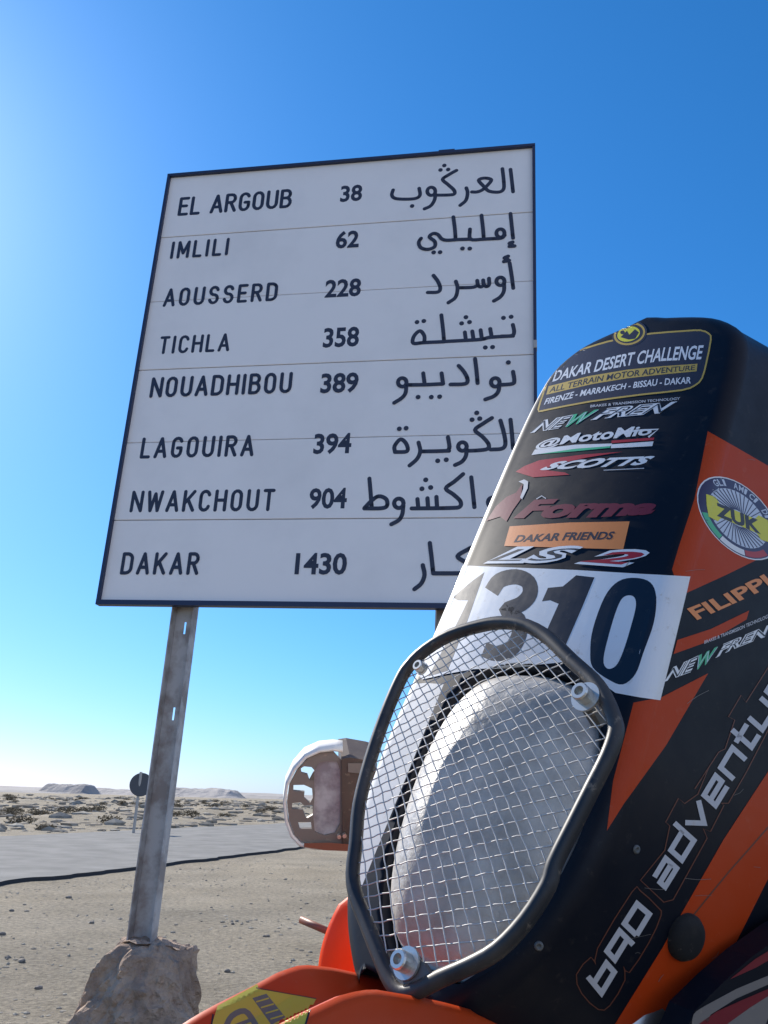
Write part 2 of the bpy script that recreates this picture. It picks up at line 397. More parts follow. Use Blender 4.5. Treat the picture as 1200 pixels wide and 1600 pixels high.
# gravel strewn over the verge (uncountable)
def pebbles():
    m = MB()
    ico = bmesh.new(); bmesh.ops.create_icosphere(ico, subdivisions=1, radius=1); IV = [np.array(v.co) for v in ico.verts]; IF = [[v.index for v in f.verts] for f in ico.faces]; ico.free()
    n = 0
    while n < 9000:
        d = 1.8 + 14 * rng.random() ** 1.7; a = rng.uniform(-.62, .35); x, y = d * math.sin(a), d * math.cos(a)
        s = road_s(x, y)
        if s > -.25: continue
        if fbm(x * 1.3, y * 1.3, 3, 44) < .42 and rng.random() < .7: continue
        r = .003 + .016 * rng.random() ** 4; z = float(ground_z(x, y)); sc = np.array([rng.uniform(.7, 1.4), rng.uniform(.7, 1.3), rng.uniform(.4, .8)]) * r
        m.add([np.array([x, y, z]) + v * sc * rng.uniform(.8, 1.2) for v in IV], IF); n += 1
    o = m.obj('gravel', M_pebble, smooth=False); o['kind'] = 'stuff'; o['label'] = 'loose grey gravel on the roadside'
pebbles()

def rubble():
    m = MB(); ico = bmesh.new(); bmesh.ops.create_icosphere(ico, subdivisions=1, radius=1); IV = [np.array(v.co) for v in ico.verts]; IF = [[v.index for v in f.verts] for f in ico.faces]; ico.free(); n = 0
    while n < 3500:
        d = 24 + 180 * rng.random() ** 1.6; a = rng.uniform(-.52, .05); x, y = d * math.sin(a), d * math.cos(a)
        if road_s(x, y) < RW + .5: continue
        r = (.03 + .16 * rng.random() ** 3) * (1 + d / 80); z = float(ground_z(x, y)); sc = np.array([rng.uniform(.8, 2.0), rng.uniform(.7, 1.3), rng.uniform(.35, .75)]) * r
        m.add([np.array([x, y, z]) + v * sc * rng.uniform(.75, 1.2) for v in IV], IF, int(rng.integers(3) == 0)); n += 1
    o = m.obj('rubble', [M_pale, M_pebble]); o['kind'] = 'stuff'; o['label'] = 'pale and dark rubble strewn over the plain'
M_pale = node_mat('pale_rubble', (.36, .31, .24), .95, noise=(.8, (.25, .21, .16), .4, .6), spec=.1)
rubble()
def stone_mesh(seed, r):
    b = bmesh.new(); bmesh.ops.create_icosphere(b, subdivisions=2, radius=1)
    rr = np.random.default_rng(seed); V = []
    for v in b.verts:
        p = np.array(v.co); k = 1 + .35 * (vnoise(p[0] * 1.5 + 9, p[1] * 1.5 + p[2] * 2 + seed, seed) - .5) + .06 * rr.random(); V.append(p * k * np.array([1.15, .9, .6]) * r)
    F = [[v.index for v in f.verts] for f in b.faces]; b.free(); return V, F
M_stone = node_mat('dark_stone', (.15, .135, .115), .9, noise=(20, (.24, .21, .18), .4, .65))
sV, sF = stone_mesh(3, .026)
st0 = mesh_obj('stone', sV, sF, M_stone)
SLAB = 'small dark stone lying loose on the pale roadside gravel'
for i, (px, py, k) in enumerate([(107, 1405, 1.0), (143, 1442, .8), (18, 1423, .8), (3, 1462, .9), (34, 1504, .9), (418, 1465, .6), (363, 1446, .6), (413, 1465, .5), (355, 1520, .7), (470, 1420, .5), (60, 1545, .7), (330, 1420, .5)]):
    o = st0 if i == 0 else st0.copy()
    if i: COL.objects.link(o)
    p = on_ground(px, py); o.location = (p[0], p[1], float(ground_z(p[0], p[1])) + .008 * k); o.scale = (k,) * 3; o.rotation_euler = (0, 0, i * 1.3)
    tag(o, SLAB, 'stone', 'loose stones on the roadside gravel')

# desert scrub beyond the road
def shrub_mesh(seed):
    r = np.random.default_rng(seed); V = []; F = []
    lob = [(r.uniform(-.3, .3), r.uniform(-.3, .3), r.uniform(.18, .42), r.uniform(.2, .42)) for _ in range(6)]
    for k in range(420):
        lx, ly, lz, lr = lob[k % 6]
        d = nrm(r.normal(size=3)); q = np.array([lx, ly, lz]) + d * lr * r.uniform(.55, 1.05) * np.array([1, 1, .8]); q[2] = abs(q[2])
        u = nrm(r.normal(size=3)); w = nrm(np.cross(u, r.normal(size=3))); s = r.uniform(.03, .075)
        b = len(V); V += [q - u * s, q + w * s * .5, q + u * s, q - w * s * .5]; F.append((b, b + 1, b + 2, b + 3))
    for k in range(22):   # twigs
        d = nrm([r.uniform(-1, 1), r.uniform(-1, 1), r.uniform(.4, 1.3)]); e = d * r.uniform(.4, .65); w = nrm(np.cross(d, (0, 0, 1))) * .008
        b = len(V); V += [w, -w, e - w * .3, e + w * .3]; F.append((b, b + 1, b + 2, b + 3))
    return V, F
protos = []
for i in range(3):
    V, F = shrub_mesh(40 + i); protos.append(mesh_obj('desert_shrub', V, F, M_scrub))
cnt = 0
def place_shrub(x, y, k, q):
    global cnt
    o = protos[q] if cnt < 3 and protos[cnt] is protos[q] else protos[q].copy()
    if o is not protos[q]: COL.objects.link(o)
    o.location = (x, y, float(ground_z(x, y)) - .05 * k); o.scale = (k * rng.uniform(.9, 1.6), k, k * rng.uniform(.45, .85)); o.rotation_euler = (0, 0, rng.uniform(0, 6.28))
    tag(o, 'low dry dark shrub on the sandy plain beyond the road', 'shrub', 'dry shrubs on the plain'); cnt += 1
for i in range(3): place_shrub(*[(-12.5, 27, .9), (-11, 33, .7), (-14.5, 33, 1.2)][i], i)
while cnt < 130:
    d = 24 + 130 * rng.random() ** 1.5; a = rng.uniform(-.52, .0); x, y = d * math.sin(a), d * math.cos(a)
    if road_s(x, y) < RW + 1.0: continue
    place_shrub(x, y, rng.uniform(.18, .6) * (1 + d / 110), int(rng.integers(3)))

# ------------------------------------------------------------------ the big direction sign
base = on_ground(196, 1606)
sa = np.array([0.98328967, -0.18066407, -0.0224]); sb = np.array([0.0248, 0.0185, 0.9995]); sa = nrm(sa); sb = nrm(sb - sa * (sa @ sb)); sn = np.cross(sa, sb)   # sn faces the camera
if sn[1] > 0: sn = -sn
pmid = on_plane(282, 950, base + np.array([0, .02, 0]), np.array([0, -1., 0]))
SP0 = pmid + sn * .075
def on_sign(x, y): return on_plane(x, y, SP0, sn)
SO = on_sign(155, 942)
def suv(x, y): q = on_sign(x, y) - SO; return np.array([q @ sa, q @ sb])
SW = float(np.mean([suv(833, 230)[0] - suv(265, 277)[0], suv(839, 949.5)[0]])); SH = float(np.mean([suv(265, 277)[1], suv(833, 230)[1] - suv(839, 949.5)[1]]))
sroot = empty('road_sign', (base[0], base[1], 0), 'big white bilingual distance sign with navy border standing on two steel posts', 'road sign')
SR = sroot.location
def S3(u, v, n=0.0): return SO + sa * u + sb * v + sn * n
# six stacked panels
mb = MB(); FR = .022
for i in range(6):
    v0 = SH * i / 6 + (.0018 if i else .004); v1 = SH * (i + 1) / 6 - (.0018 if i < 5 else .004)
    c = S3(SW / 2, (v0 + v1) / 2, -.012 + (.0015 if i % 2 else 0)); mb.box(c, (sa, sb, sn), (SW / 2 - .004, (v1 - v0) / 2, .012), bev=.0025)
mb.obj('sign_panel', M_white, sroot, SR)
mb = MB(); mb.box(S3(SW / 2, SH / 2, -.030), (sa, sb, sn), (SW / 2 - .01, SH / 2 - .01, .004)); mb.obj('backing_sheet', M_steel, sroot, SR)
mb = MB(); t = .008
for c, hx, hy in ((S3(SW / 2, 0, .0), SW / 2 + t, t + .004), (S3(SW / 2, SH, 0), SW / 2 + t, t)):
    mb.box(c, (sa, sb, sn), (hx, hy, .022))
for c in (S3(0, SH / 2, 0), S3(SW, SH / 2, 0)):
    mb.box(c, (sa, sb, sn), (t if c is not None else t, SH / 2 - t - .003, .0215))
mb.box(S3(SW * .775, SH + .011, 0), (sa, sb, sn), (.045, .006, .02))
mb.obj('border_frame', M_navy, sroot, SR)
q = suv(832, 541); mb = MB(); mb.box(S3(SW, q[1], .002), (sa, sb, sn), (.0095, .022, .0235), bev=.003); mb.obj('tape_patch', M_pole, sroot, SR)
# monoline lettering for the Latin names
def arc(cx, cy, rx, ry, a0, a1, n=7): return [(cx + rx * math.cos(math.radians(a0 + (a1 - a0) * i / n)), cy + ry * math.sin(math.radians(a0 + (a1 - a0) * i / n))) for i in range(n + 1)]
w_ = .46; r_ = .22
GL = {
 'E': (.40, [[(.40, 1), (0, 1), (0, 0), (.40, 0)], [(0, .52), (.34, .52)]]),
 'L': (.38, [[(0, 1), (0, 0), (.38, 0)]]),
 'A': (.52, [[(0, 0), (.26, 1), (.52, 0)], [(.09, .30), (.43, .30)]]),
 'R': (.46, [[(0, 0), (0, 1), (.24, 1)] + arc(.24, .76, .2, .24, 90, -90) + [(0, .52)], [(.22, .52), (.46, 0)]]),
 'G': (.48, [arc(.24, .74, .22, .26, 20, 180) + arc(.24, .26, .22, .26, 180, 360) + [(.46, .46), (.27, .46)]]),
 'O': (.48, [arc(.23, .74, .22, .26, 0, 180) + arc(.23, .26, .22, .26, 180, 360) + [(.45, .74)]]),
 'U': (.46, [[(0, 1), (0, .26)] + arc(.23, .26, .23, .26, 180, 360) + [(.46, 1)]]),
 'B': (.46, [[(0, 0), (0, 1), (.24, 1)] + arc(.24, .77, .19, .23, 90, -90) + [(0, .54)], [(.2, .54)] + arc(.24, .27, .22, .27, 90, -90) + [(0, 0)]]),
 'I': (.02, [[(.01, 0), (.01, 1)]]),
 'M': (.56, [[(0, 0), (0, 1), (.28, .25), (.56, 1), (.56, 0)]]),
 'S': (.46, [arc(.23, .76, .21, .24, 15, 180) + arc(.23, .76, .21, .24, 180, 255, 3) + arc(.23, .26, .22, .26, 75, 0, 3) + arc(.23, .26, .22, .26, 0, -165)]),
 'D': (.48, [[(0, 0), (0, 1), (.2, 1)] + arc(.2, .74, .27, .26, 90, 0) + arc(.2, .26, .27, .26, 0, -90) + [(0, 0)]]),
 'T': (.44, [[(0, 1), (.44, 1)], [(.22, 1), (.22, 0)]]),
 'C': (.46, [arc(.23, .74, .22, .26, 15, 180) + arc(.23, .26, .22, .26, 180, 345)]),
 'H': (.48, [[(0, 0), (0, 1)], [(.48, 0), (.48, 1)], [(0, .52), (.48, .52)]]),
 'N': (.50, [[(0, 0), (0, 1), (.50, 0), (.50, 1)]]),
 'K': (.48, [[(0, 0), (0, 1)], [(.48, 1), (.02, .38)], [(.17, .58), (.48, 0)]]),
 'W': (.70, [[(0, 1), (.16, 0), (.35, .9), (.54, 0), (.70, 1)]]),
 ' ': (.18, []),
}
class Letters:
    """flat raised lettering on the sign plane: shapes come as (u,v) metres"""
    def __init__(s): s.mb = MB(); s.k = 0
    def add(s, V, F):
        h = .0145 + .0001 * (s.k % 9); s.k += 1
        s.mb.add([S3(u, v, h - .0125) for u, v in V], F)
    def stroke(s, P, w, sm=1, caps=True):
        sub = [[P[0]]]
        for i in range(1, len(P)):
            sub[-1].append(P[i])
            if 0 < i < len(P) - 1:
                a = np.array(P[i]) - np.array(P[i - 1]); b = np.array(P[i + 1]) - np.array(P[i])
                if a @ b < .8 * np.linalg.norm(a) * np.linalg.norm(b): sub.append([P[i]])
        for q in sub:
            V, F = ribbon(q, w, sm=sm); s.add(V, F)
        if caps:
            for e in (P[0], P[-1]): s.dot(e, w / 2)
        if sm == 1:
            for e in P[1:-1]: s.dot(e, w / 2)
    def dot(s, c, r, n=12): s.add([(c[0] + r * math.cos(2 * math.pi * i / n), c[1] + r * math.sin(2 * math.pi * i / n)) for i in range(n)], [tuple(range(n))])
z2 = lambda P: [(500 + x / 3, 210 + y / 3) for x, y in P]
z4 = lambda P: [(500 + x / 3, 590 + y / 3) for x, y in P]
def loop(cx, cy, r=20, n=10): return [(cx + r * math.cos(2 * math.pi * i / n), cy + r * math.sin(2 * math.pi * i / n)) for i in range(n + 1)]
# rows: latin, (xL,yL base)->(xR,yR base), cap height px ; number, x0,x1,ytop,ybase ; arabic strokes, dots
ROWS = [
 ('EL ARGOUB', (277, 338), (455, 326), 29, '38', 531, 565, 291, 316.5,
  z2, [[(893, 165), (899, 215), (905, 270)], [(855, 162), (861, 215), (862, 252), (850, 268), (825, 272), (790, 266), (768, 245), (744, 216), (772, 206), (803, 214), (785, 240), (760, 262), (735, 271), (712, 271)], [(686, 252), (692, 275), (684, 310), (657, 334)],
       [(640, 170), (605, 190), (575, 212), (600, 236), (628, 262), (630, 280), (605, 285), (540, 286)], loop(522, 268, 19), [(540, 272), (538, 305), (520, 335), (490, 350)], [(465, 254), (469, 285), (450, 301), (400, 305), (352, 301), (337, 285), (343, 262)]],
  [(583, 147), (565, 168), (601, 166), (432, 337)]),
 ('IMLILI', (265, 405), (356, 400), 27, '62', 524, 560, 362, 389,
  z2, [[(893, 372), (899, 430), (905, 487)], [(903, 506), (888, 512), (902, 520)], [(888, 526), (912, 524)], loop(846, 464, 19), [(866, 474), (850, 487), (800, 490), (768, 492)], [(757, 380), (764, 440), (768, 490)], [(768, 492), (706, 492), (703, 445)], [(706, 492), (634, 494)], [(625, 388), (632, 440), (636, 494)],
       [(634, 495), (592, 497), (570, 490), (552, 470), (530, 466), (513, 482), (538, 503), (537, 528), (505, 540), (473, 532), (463, 508), (474, 488)]],
  [(668, 536), (702, 536), (533, 554), (563, 553)]),
 ('AOUSSERD', (254, 480), (433, 469), 28.5, '228', 507, 563, 438, 466,
  z2, [[(889, 604), (898, 660), (906, 722)], [(882, 572), (865, 580), (880, 587)], [(862, 597), (887, 592)], loop(846, 690, 19), [(863, 694), (862, 735), (845, 763), (815, 782)], [(792, 676), (793, 705), (780, 714), (768, 704), (765, 684)], [(768, 708), (754, 716), (741, 708), (737, 686)], [(741, 708), (715, 718), (650, 720)], [(637, 690), (645, 722), (635, 765), (602, 790)],
       [(532, 662), (553, 690), (564, 722), (552, 740), (505, 742)]],
  []),
 ('TICHLA', (247, 554), (358, 549), 28, '358', 504, 560, 513, 544,
  z2, [[(904, 893), (910, 925), (900, 944), (850, 947)], [(798, 912), (804, 945)], [(905, 946), (800, 952), (755, 962), (660, 968)], [(753, 918), (759, 960)], [(714, 924), (720, 964)], [(679, 928), (684, 966)], [(660, 968), (582, 972)], [(569, 848), (577, 915), (582, 972)], [(582, 973), (488, 977), (438, 980), (440, 948), (468, 922), (489, 945), (489, 977)]],
  [(860, 861), (896, 856), (775, 1000), (809, 998), (684, 858), (664, 887), (701, 881), (455, 881), (487, 876)]),
 ('NOUADHIBOU', (233, 622), (455, 614), 32, '389', 500, 559, 584, 615.5,
  z2, [[(905, 1113), (911, 1155), (900, 1170), (840, 1175)], loop(822, 1163, 20), [(841, 1172), (836, 1205), (815, 1228), (775, 1243)], [(727, 1053), (734, 1110), (739, 1167)], [(650, 1085), (676, 1115), (692, 1150), (680, 1170), (612, 1173)], [(570, 1120), (577, 1168)], [(577, 1170), (490, 1174), (402, 1175)], [(484, 1120), (491, 1172)], loop(386, 1163, 20), [(404, 1172), (402, 1210), (385, 1235), (348, 1259)]],
  [(883, 1070), (522, 1232), (561, 1230), (460, 1232)]),
 ('LAGOUIRA', (218, 717), (396, 712), 33, '394', 489, 548, 678, 710.5,
  z4, [[(893, 198), (900, 265), (905, 332)], [(846, 202), (862, 260), (869, 312), (852, 334), (800, 338)], [(806, 190), (765, 216), (727, 246), (762, 278), (790, 312), (785, 335), (740, 342), (690, 344)], loop(668, 324, 20), [(687, 332), (684, 368), (665, 395), (633, 411)], [(600, 280), (607, 325), (600, 343)], [(605, 344), (540, 346), (472, 347)], [(462, 305), (470, 345), (455, 382), (420, 413)], [(352, 350), (350, 322), (378, 290), (405, 312), (408, 346), (352, 350)]],
  [(735, 166), (713, 198), (749, 193), (552, 391), (592, 386), (372, 241), (404, 238)]),
 ('NWAKCHOUT', (202, 801), (428, 796), 34, '904', 482, 541, 763, 796,
  z4, [[(709, 468), (717, 540), (724, 608)], [(671, 453), (630, 488), (590, 520), (625, 548), (658, 580), (655, 606), (610, 612), (430, 614)], [(546, 560), (549, 608)], [(504, 566), (507, 610)], [(457, 570), (461, 612)], loop(370, 590, 22), [(391, 600), (386, 640), (370, 668), (335, 688)], [(232, 474), (238, 545), (243, 612)], [(208, 613), (240, 580), (275, 557), (310, 570), (315, 600), (290, 613), (208, 614)],
       loop(810, 585, 22), [(831, 595), (826, 635), (810, 660), (775, 680)], [(905, 530), (908, 575), (895, 592), (832, 597)]],
  [(496, 480), (478, 522), (519, 516), (880, 478)]),
 ('DAKAR', (187, 898), (310, 896), 35, '1430', 460, 541, 864, 898,
  z4, [[(482, 880), (490, 925), (475, 965), (443, 992)], [(515, 776), (524, 850), (531, 918)], [(531, 918), (640, 918), (700, 915), (712, 890), (680, 865), (645, 838), (690, 808), (735, 785)], [(800, 840), (830, 870), (845, 900), (835, 918), (780, 920)]],
  []),
]
for ri, (lat, bl, br, cap, num, x0, x1, yt, yb, zz, strokes, dots) in enumerate(ROWS):
    lt = Letters(); ln = Letters(); la = Letters(); a = suv(*bl); b = suv(*br); hgt = suv(bl[0] + 3, bl[1] - cap)[1] - a[1]; sw = hgt * .152
    hgt -= sw; a = a + np.array([sw / 2, sw / 2]); span = b[0] - a[0] - sw / 2
    ws = [GL[ch][0] for ch in lat]; tot = sum(ws); gap = (span - tot * hgt) / (len(lat) - 1)
    sx = hgt
    if gap < hgt * .12: sx = (span - hgt * .2 * (len(lat) - 1)) / tot; gap = hgt * .2
    x = 0.
    for ch in lat:
        for P in GL[ch][1]: lt.stroke([(a[0] + x + p[0] * sx, a[1] + p[1] * hgt) for p in P], sw)
        x += GL[ch][0] * sx + gap
    p0 = suv(x0, yb); p1 = suv(x1, yb); p2 = suv(x0, yt)
    T2, Fc, _ = text2d(num, bold=.028)
    ln.add([(p0[0] + q[0] * (p1[0] - p0[0]), p0[1] + q[1] * (p2[1] - p0[1])) for q in T2], Fc)
    aw = .021
    for P in strokes:
        Q = [suv(*q) for q in zz(P)]; la.stroke(catmull(Q, 4) if len(Q) > 2 else Q, aw, sm=1, caps=True)
    for q in zz(dots): la.dot(suv(*q), .0128)
    lt.mb.obj('place_name', M_letter, sroot, SR)['label'] = 'place name ' + lat
    ln.mb.obj('distance_number', M_letter, sroot, SR)['label'] = 'distance ' + num
    la.mb.obj('arabic_name', M_letter, sroot, SR)['label'] = 'Arabic place name in the row of ' + lat
# posts: U channels open to the camera, with slots cut through the web
def post(cu, name='post'):
    top = S3(cu, SH * .9, -.075); foot = S3(cu, 0, -.075); ax = nrm(top - foot); t0 = foot - ax * (foot[2] / ax[2]) - ax * .25
    Ln = np.linalg.norm(top - t0); hw = PW / 2; dp = .058; mb = MB()
    slots = []; s = 1.54
    while s < Ln - .1: slots.append(s); s += .415
    e = .011; V = []; F = []
    Y = -sn
    # web with slots
    cuts = [0.]; 
    for s in slots: cuts += [s, s + .06]
    cuts.append(Ln)
    for i in range(len(cuts) - 1):
        a, b = cuts[i], cuts[i + 1]; c = t0 + ax * (a + b) / 2
        if i % 2 == 0: mb.box(c, (sa, ax, Y), (hw - .006, (b - a) / 2 + (0 if i % 2 else 0), .0025))
        else:
            for sg in (-1, 1): mb.box(c + sa * sg * (hw - .006 + e / 2) / 2, (sa, ax, Y), ((hw - .006 - e / 2) / 2, (b - a) / 2, .0025))
    for sg in (-1, 1): mb.box(t0 + ax * Ln / 2 + sa * sg * (hw - .003) - Y * (dp / 2 - .0025), (sa, ax, Y), (.003, Ln / 2, dp / 2))
    return mb.obj(name, M_steel, sroot, SR)
PW = float(np.linalg.norm(on_sign(301, 952) - on_sign(266, 952)))
post(float(suv(283, 952)[0])); post(float(suv(699, 955)[0]))

# concrete lump at the foot of the near post
def footing():
    b = bmesh.new(); bmesh.ops.create_icosphere(b, subdivisions=5, radius=1); V = []
    top = at(226, 1474, (base - CAM) @ FW - .05); h = top[2]
    for v in b.verts:
        p = np.array(v.co); zf = p[2] * .5 + .5; an = math.atan2(p[1], p[0]); hr = math.hypot(p[0], p[1])
        lump = fbm(math.cos(an) * 1.5 + 5, math.sin(an) * 1.5 + zf * 2.2 + 3, 4, 21) - .45; fine = fbm(math.cos(an) * 6 + 9, math.sin(an) * 6 + zf * 9, 5, 35) - .45
        R_ = float(np.interp(zf, [0, .35, .7, .88, .95, 1.0], [.31, .285, .235, .20, .155, .0])) * (.91 + .52 * lump + .36 * fine)
        if zf > .97: R_ = .155 * hr / .341 * (1 + .3 * lump)
        rid = fbm(p[0] * 2.8 + 2, p[1] * 2.8 + 6, 3, 61) - .45
        z = h * float(np.interp(zf, [0, .35, .7, .88, .95, 1.0], [-.25, .12, .55, .82, .93, .97])) * (1 + .30 * rid * zf) + .04 * fine * zf
        V.append(np.array([base[0] + .055 + math.cos(an) * R_ + .055 * (zf - .3), base[1] - .02 + math.sin(an) * R_ * .85, z]))
    F = [[v.index for v in f.verts] for f in b.faces]; b.free()
    o = mesh_obj('concrete_footing', V, F, M_rock, smooth=False)
    tag(o, 'brown crumbling concrete lump around the foot of the steel sign post', 'concrete footing')
footing()

# round traffic sign seen from behind across the road
pb = on_ground(208, 1301, .05); dd = (pb - CAM) @ FW
ts = empty('traffic_sign', (pb[0], pb[1], float(ground_z(pb[0], pb[1]))), 'small round road sign on a thin pole seen from its dark back', 'road sign')
TO = ts.location; c = at(220.5, 1226, dd)
mb = MB(); mb.lathe(c, nrm(c - CAM) * np.array([1, 1, 0]), [(0, -.012), (17.0 / FPX * dd, -.012), (17.6 / FPX * dd, 0), (17.0 / FPX * dd, .012), (0, .012)], 40); mb.obj('sign_disc', M_signback, ts, TO)
mb = MB(); mb.tube([(pb[0] + .02, pb[1] - .06, -.3), (c[0] - .02, c[1] - .06, c[2] + .30)], .035, 10); mb.obj('pole', M_pole, ts, TO)

# ------------------------------------------------------------------ the motorcycle
_vd = nrm(ray(-660, 897)); BL = -_vd
BT = nrm(ray(1760, -1690)); BT = nrm(BT - BL * (BT @ BL)); BN = np.cross(BT, BL); BN = nrm(BN)
if BN[1] > 0: BN = -BN
BF = nrm(np.cross(BL, (0, 0, 1))); BU = np.cross(BF, BL); BU = BU if BU[2] > 0 else -BU
BO = at(880, 900, .8)
def FP(l, t, n): return BO + BL * l + BT * t + BN * n              # fairing frame
def bk(f, l, u): return BO + BF * f + BL * (l - .012) + BU * u      # bike frame, l from the middle plane
def on_front(x, y, n=0.0):
    q = on_plane(x, y, BO + BN * n, BN) - BO; return (q @ BL, q @ BT)
GU = BO[2] / BU[2]
rootp = bk(-.35, 0, -GU); rootp[2] = 0
moto = empty('motorcycle', rootp, 'orange and black rally motorcycle with sticker covered fairing and caged headlight', 'motorcycle')
MO = moto.location
MC = -.019
half = [(-.385, .040), (-.37, .060), (-.34, .088), (-.30, .111), (-.24, .128), (-.17, .133), (-.10, .131), (.0, .130), (.10, .130), (.19, .129), (.255, .126), (.299, .116), (.328, .087), (.342, .046), (.349, .0)]
OUT = [(p[0] + MC, p[1]) for p in catmull([(w, t) for t, w in half] + [(-w, t) for t, w in half[-2::-1]], 4)]      # anticlockwise from bottom right over the top to bottom left
def smooth_closed(P): return P
OUT = [np.array(p) for p in OUT]
NO = len(OUT)
cen = np.array([MC, -.02])
def out_n(i):
    a = OUT[(i - 1) % NO]; b = OUT[(i + 1) % NO]; t = nrm(b - a); return np.array([t[1], -t[0]])
def bulge(l, t): x = (l - MC) / .128; return -.010 * x * x - .006 * max(0, (t - .1) / .25) ** 2
LENS_C = np.array([MC + .021, -.230])
lens_h = [(-.116, .024), (-.107, .044), (-.082, .063), (-.04, .078), (.02, .086), (.078, .080), (.114, .060), (.131, .026)]
LENS = catmull([(w, t) for t, w in lens_h] + [(-w, t) for t, w in lens_h[::-1]], 5, closed=True)
LENS = [np.array(p) + LENS_C for p in LENS]
HOLE = [LENS_C + (p - LENS_C) * np.array([1.055, 1.035]) for p in LENS]
def build_fairing():
    from mathutils.geometry import delaunay_2d_cdt
    mb = MB(); R = .019
    rr = [min(R, .42 * (abs(OUT[i][0] - MC) + .02)) for i in range(NO)]
    inner = [OUT[i] - out_n(i) * rr[i] for i in range(NO)]
    pts = [Vector(p) for p in inner]; ed = [(i, (i + 1) % NO) for i in range(NO)]
    k = len(pts); pts += [Vector(p) for p in HOLE]; ed += [(k + i, k + (i + 1) % len(HOLE)) for i in range(len(HOLE))]
    g = .009; x = -.15
    while x < .15:
        y = -.39
        while y < .36:
            p = (x + .0013, y + .0007)
            if inside(p, inner) and not inside(p, HOLE) and min(np.hypot(p[0] - q[0], p[1] - q[1]) for q in inner + HOLE) > .004: pts.append(Vector(p))
            y += g
        x += g
    vo, eo, fo = delaunay_2d_cdt(pts, ed, [], 0, 1e-6)[:3]
    F = []
    for f in fo:
        c = sum((vo[i] for i in f), Vector((0, 0))) / len(f)
        if inside(c, inner) and not inside(c, HOLE): F.append(tuple(f))
    V = [FP(v[0], v[1], bulge(v[0], v[1])) for v in vo]; mb.add(V, F, 0)
    for j, f in enumerate(F):
        if all(vo[i][0] < MC - .075 and vo[i][1] < -.115 for i in f): mb.m[j] = 1
    # rounded edge and the sides running back
    rows = []
    for k in range(0, 11):
        a = math.pi / 2 * k / 10
        rows.append([FP(*(OUT[i] - out_n(i) * rr[i] * (1 - math.sin(a))), bulge(*inner[i]) - rr[i] * (1 - math.cos(a))) for i in range(NO)])
    for d in (.03, .07, .12, .18, .25, .33, .42):
        row = []
        for i in range(NO):
            l, t = OUT[i]; dn = min(1, max(0, (-t - .05) / .3)); sg = (l - MC) / .128
            p = FP(l, t, bulge(*inner[i]) - rr[i]) - BF * d + BL * sg * d * (.20 if l > MC else .20 - .42 * dn) - BU * d * .55 * dn
            row.append(p)
        rows.append(row)
    V = [p for r in rows for p in r]; F = []
    for k in range(len(rows) - 1):
        for i in range(NO - 1): F.append((k * NO + i, k * NO + i + 1, (k + 1) * NO + i + 1, (k + 1) * NO + i))
    kb = len(mb.V); mb.add(V, F, 0)
    for j, f in enumerate(mb.F):
        if j >= len(mb.F) - len(F):
            i = (f[0] - kb) % NO; k = (f[0] - kb) // NO
            if OUT[i][0] < MC - .05 and (k >= 3 or OUT[i][1] < -.115) and -.30 < OUT[i][1] < .29: mb.m[j] = 1
    # lamp bucket
    V = []; F = []; H = len(HOLE)
    for n in (0, -.03, -.075):
        for p in HOLE: V.append(FP(*(LENS_C + (p - LENS_C) * (1 - .02 * (n < -.01))), (bulge(*p) if n == 0 else n)))
    for k in range(2):
        for i in range(H): F.append((k * H + i, k * H + (i + 1) % H, (k + 1) * H + (i + 1) % H, (k + 1) * H + i))
    F.append(tuple(2 * H + i for i in range(H)))
    mb.add(V, F, 2)
    bm_ = mb.obj('fairing', [M_black, M_whitepl, M_bucket], moto, MO, smooth=True)
    b = bmesh.new(); b.from_mesh(bm_.data); bmesh.ops.remove_doubles(b, verts=b.verts[:], dist=.00005); bmesh.ops.recalc_face_normals(b, faces=b.faces[:]); b.to_mesh(bm_.data); b.free()
    return bm_, BVHTree.FromPolygons([Vector(v) for v in mb.V], mb.F)
fairing, FBVH = build_fairing()

class Sticker:
    """a film that lies on the fairing: every vertex is dropped on the surface and lifted by its layer"""
    def __init__(s, bvh=None, thr=9, step=.00022): s.mb = MB(); s.mats = []; s.bvh = bvh or FBVH; s.thr = thr; s.step = step
    def shape(s, V, F, mat, layer=1, thr=None):
        if mat not in s.mats: s.mats.append(mat)
        V, F = subdiv(V, F, thr or s.thr); hit = {}; P = []
        for i, (x, y) in enumerate(V):
            d = Vector(ray(x, y)).normalized(); loc, no, idx, dist = s.bvh.ray_cast(Vector(CAM), d)
            if loc is None: continue
            if no.dot(d) > 0: no = -no
            hit[i] = len(P); P.append(loc + no * (.00022 + .00007 * layer))
        G = []
        for f in F:
            if all(i in hit for i in f):
                q = [P[hit[i]] for i in f]; lim = .0035 * (thr or s.thr)
                if max((q[0] - q[1]).length, (q[1] - q[2]).length, (q[0] - q[2]).length) < max(.012, lim): G.append(tuple(hit[i] for i in f))
        if G: s.mb.add(P, G, s.mats.index(mat))
        return s
    def poly(s, pts, mat, layer=1, holes=()): V, F = fill([pts] + list(holes)); return s.shape(V, F, mat, layer)
    def line(s, P, w, mat, layer=2, closed=False, sm=4): V, F = ribbon(P, w, closed, sm); return s.shape(V, F, mat, layer)
    def text(s, t, top, bot, mat, layer=2, bold=0.0, shear=0.0):
        T, F, a = text2d(t, bold, shear); mp = strip_map(top, bot); return s.shape([mp(*q) for q in T], F, mat, layer)
    def obj(s, name, label=None, parent=None):
        o = s.mb.obj(name, s.mats, parent or fairing, MO, smooth=False)
        if label: o['label'] = label
        return o

z5 = Z(800, 480, 3.); z6 = Z(660, 720, 3.); z7 = Z(900, 900, 4.); z8 = Z(850, 1200, 1200 / 350.); z3 = Z(820, 480, 4.)
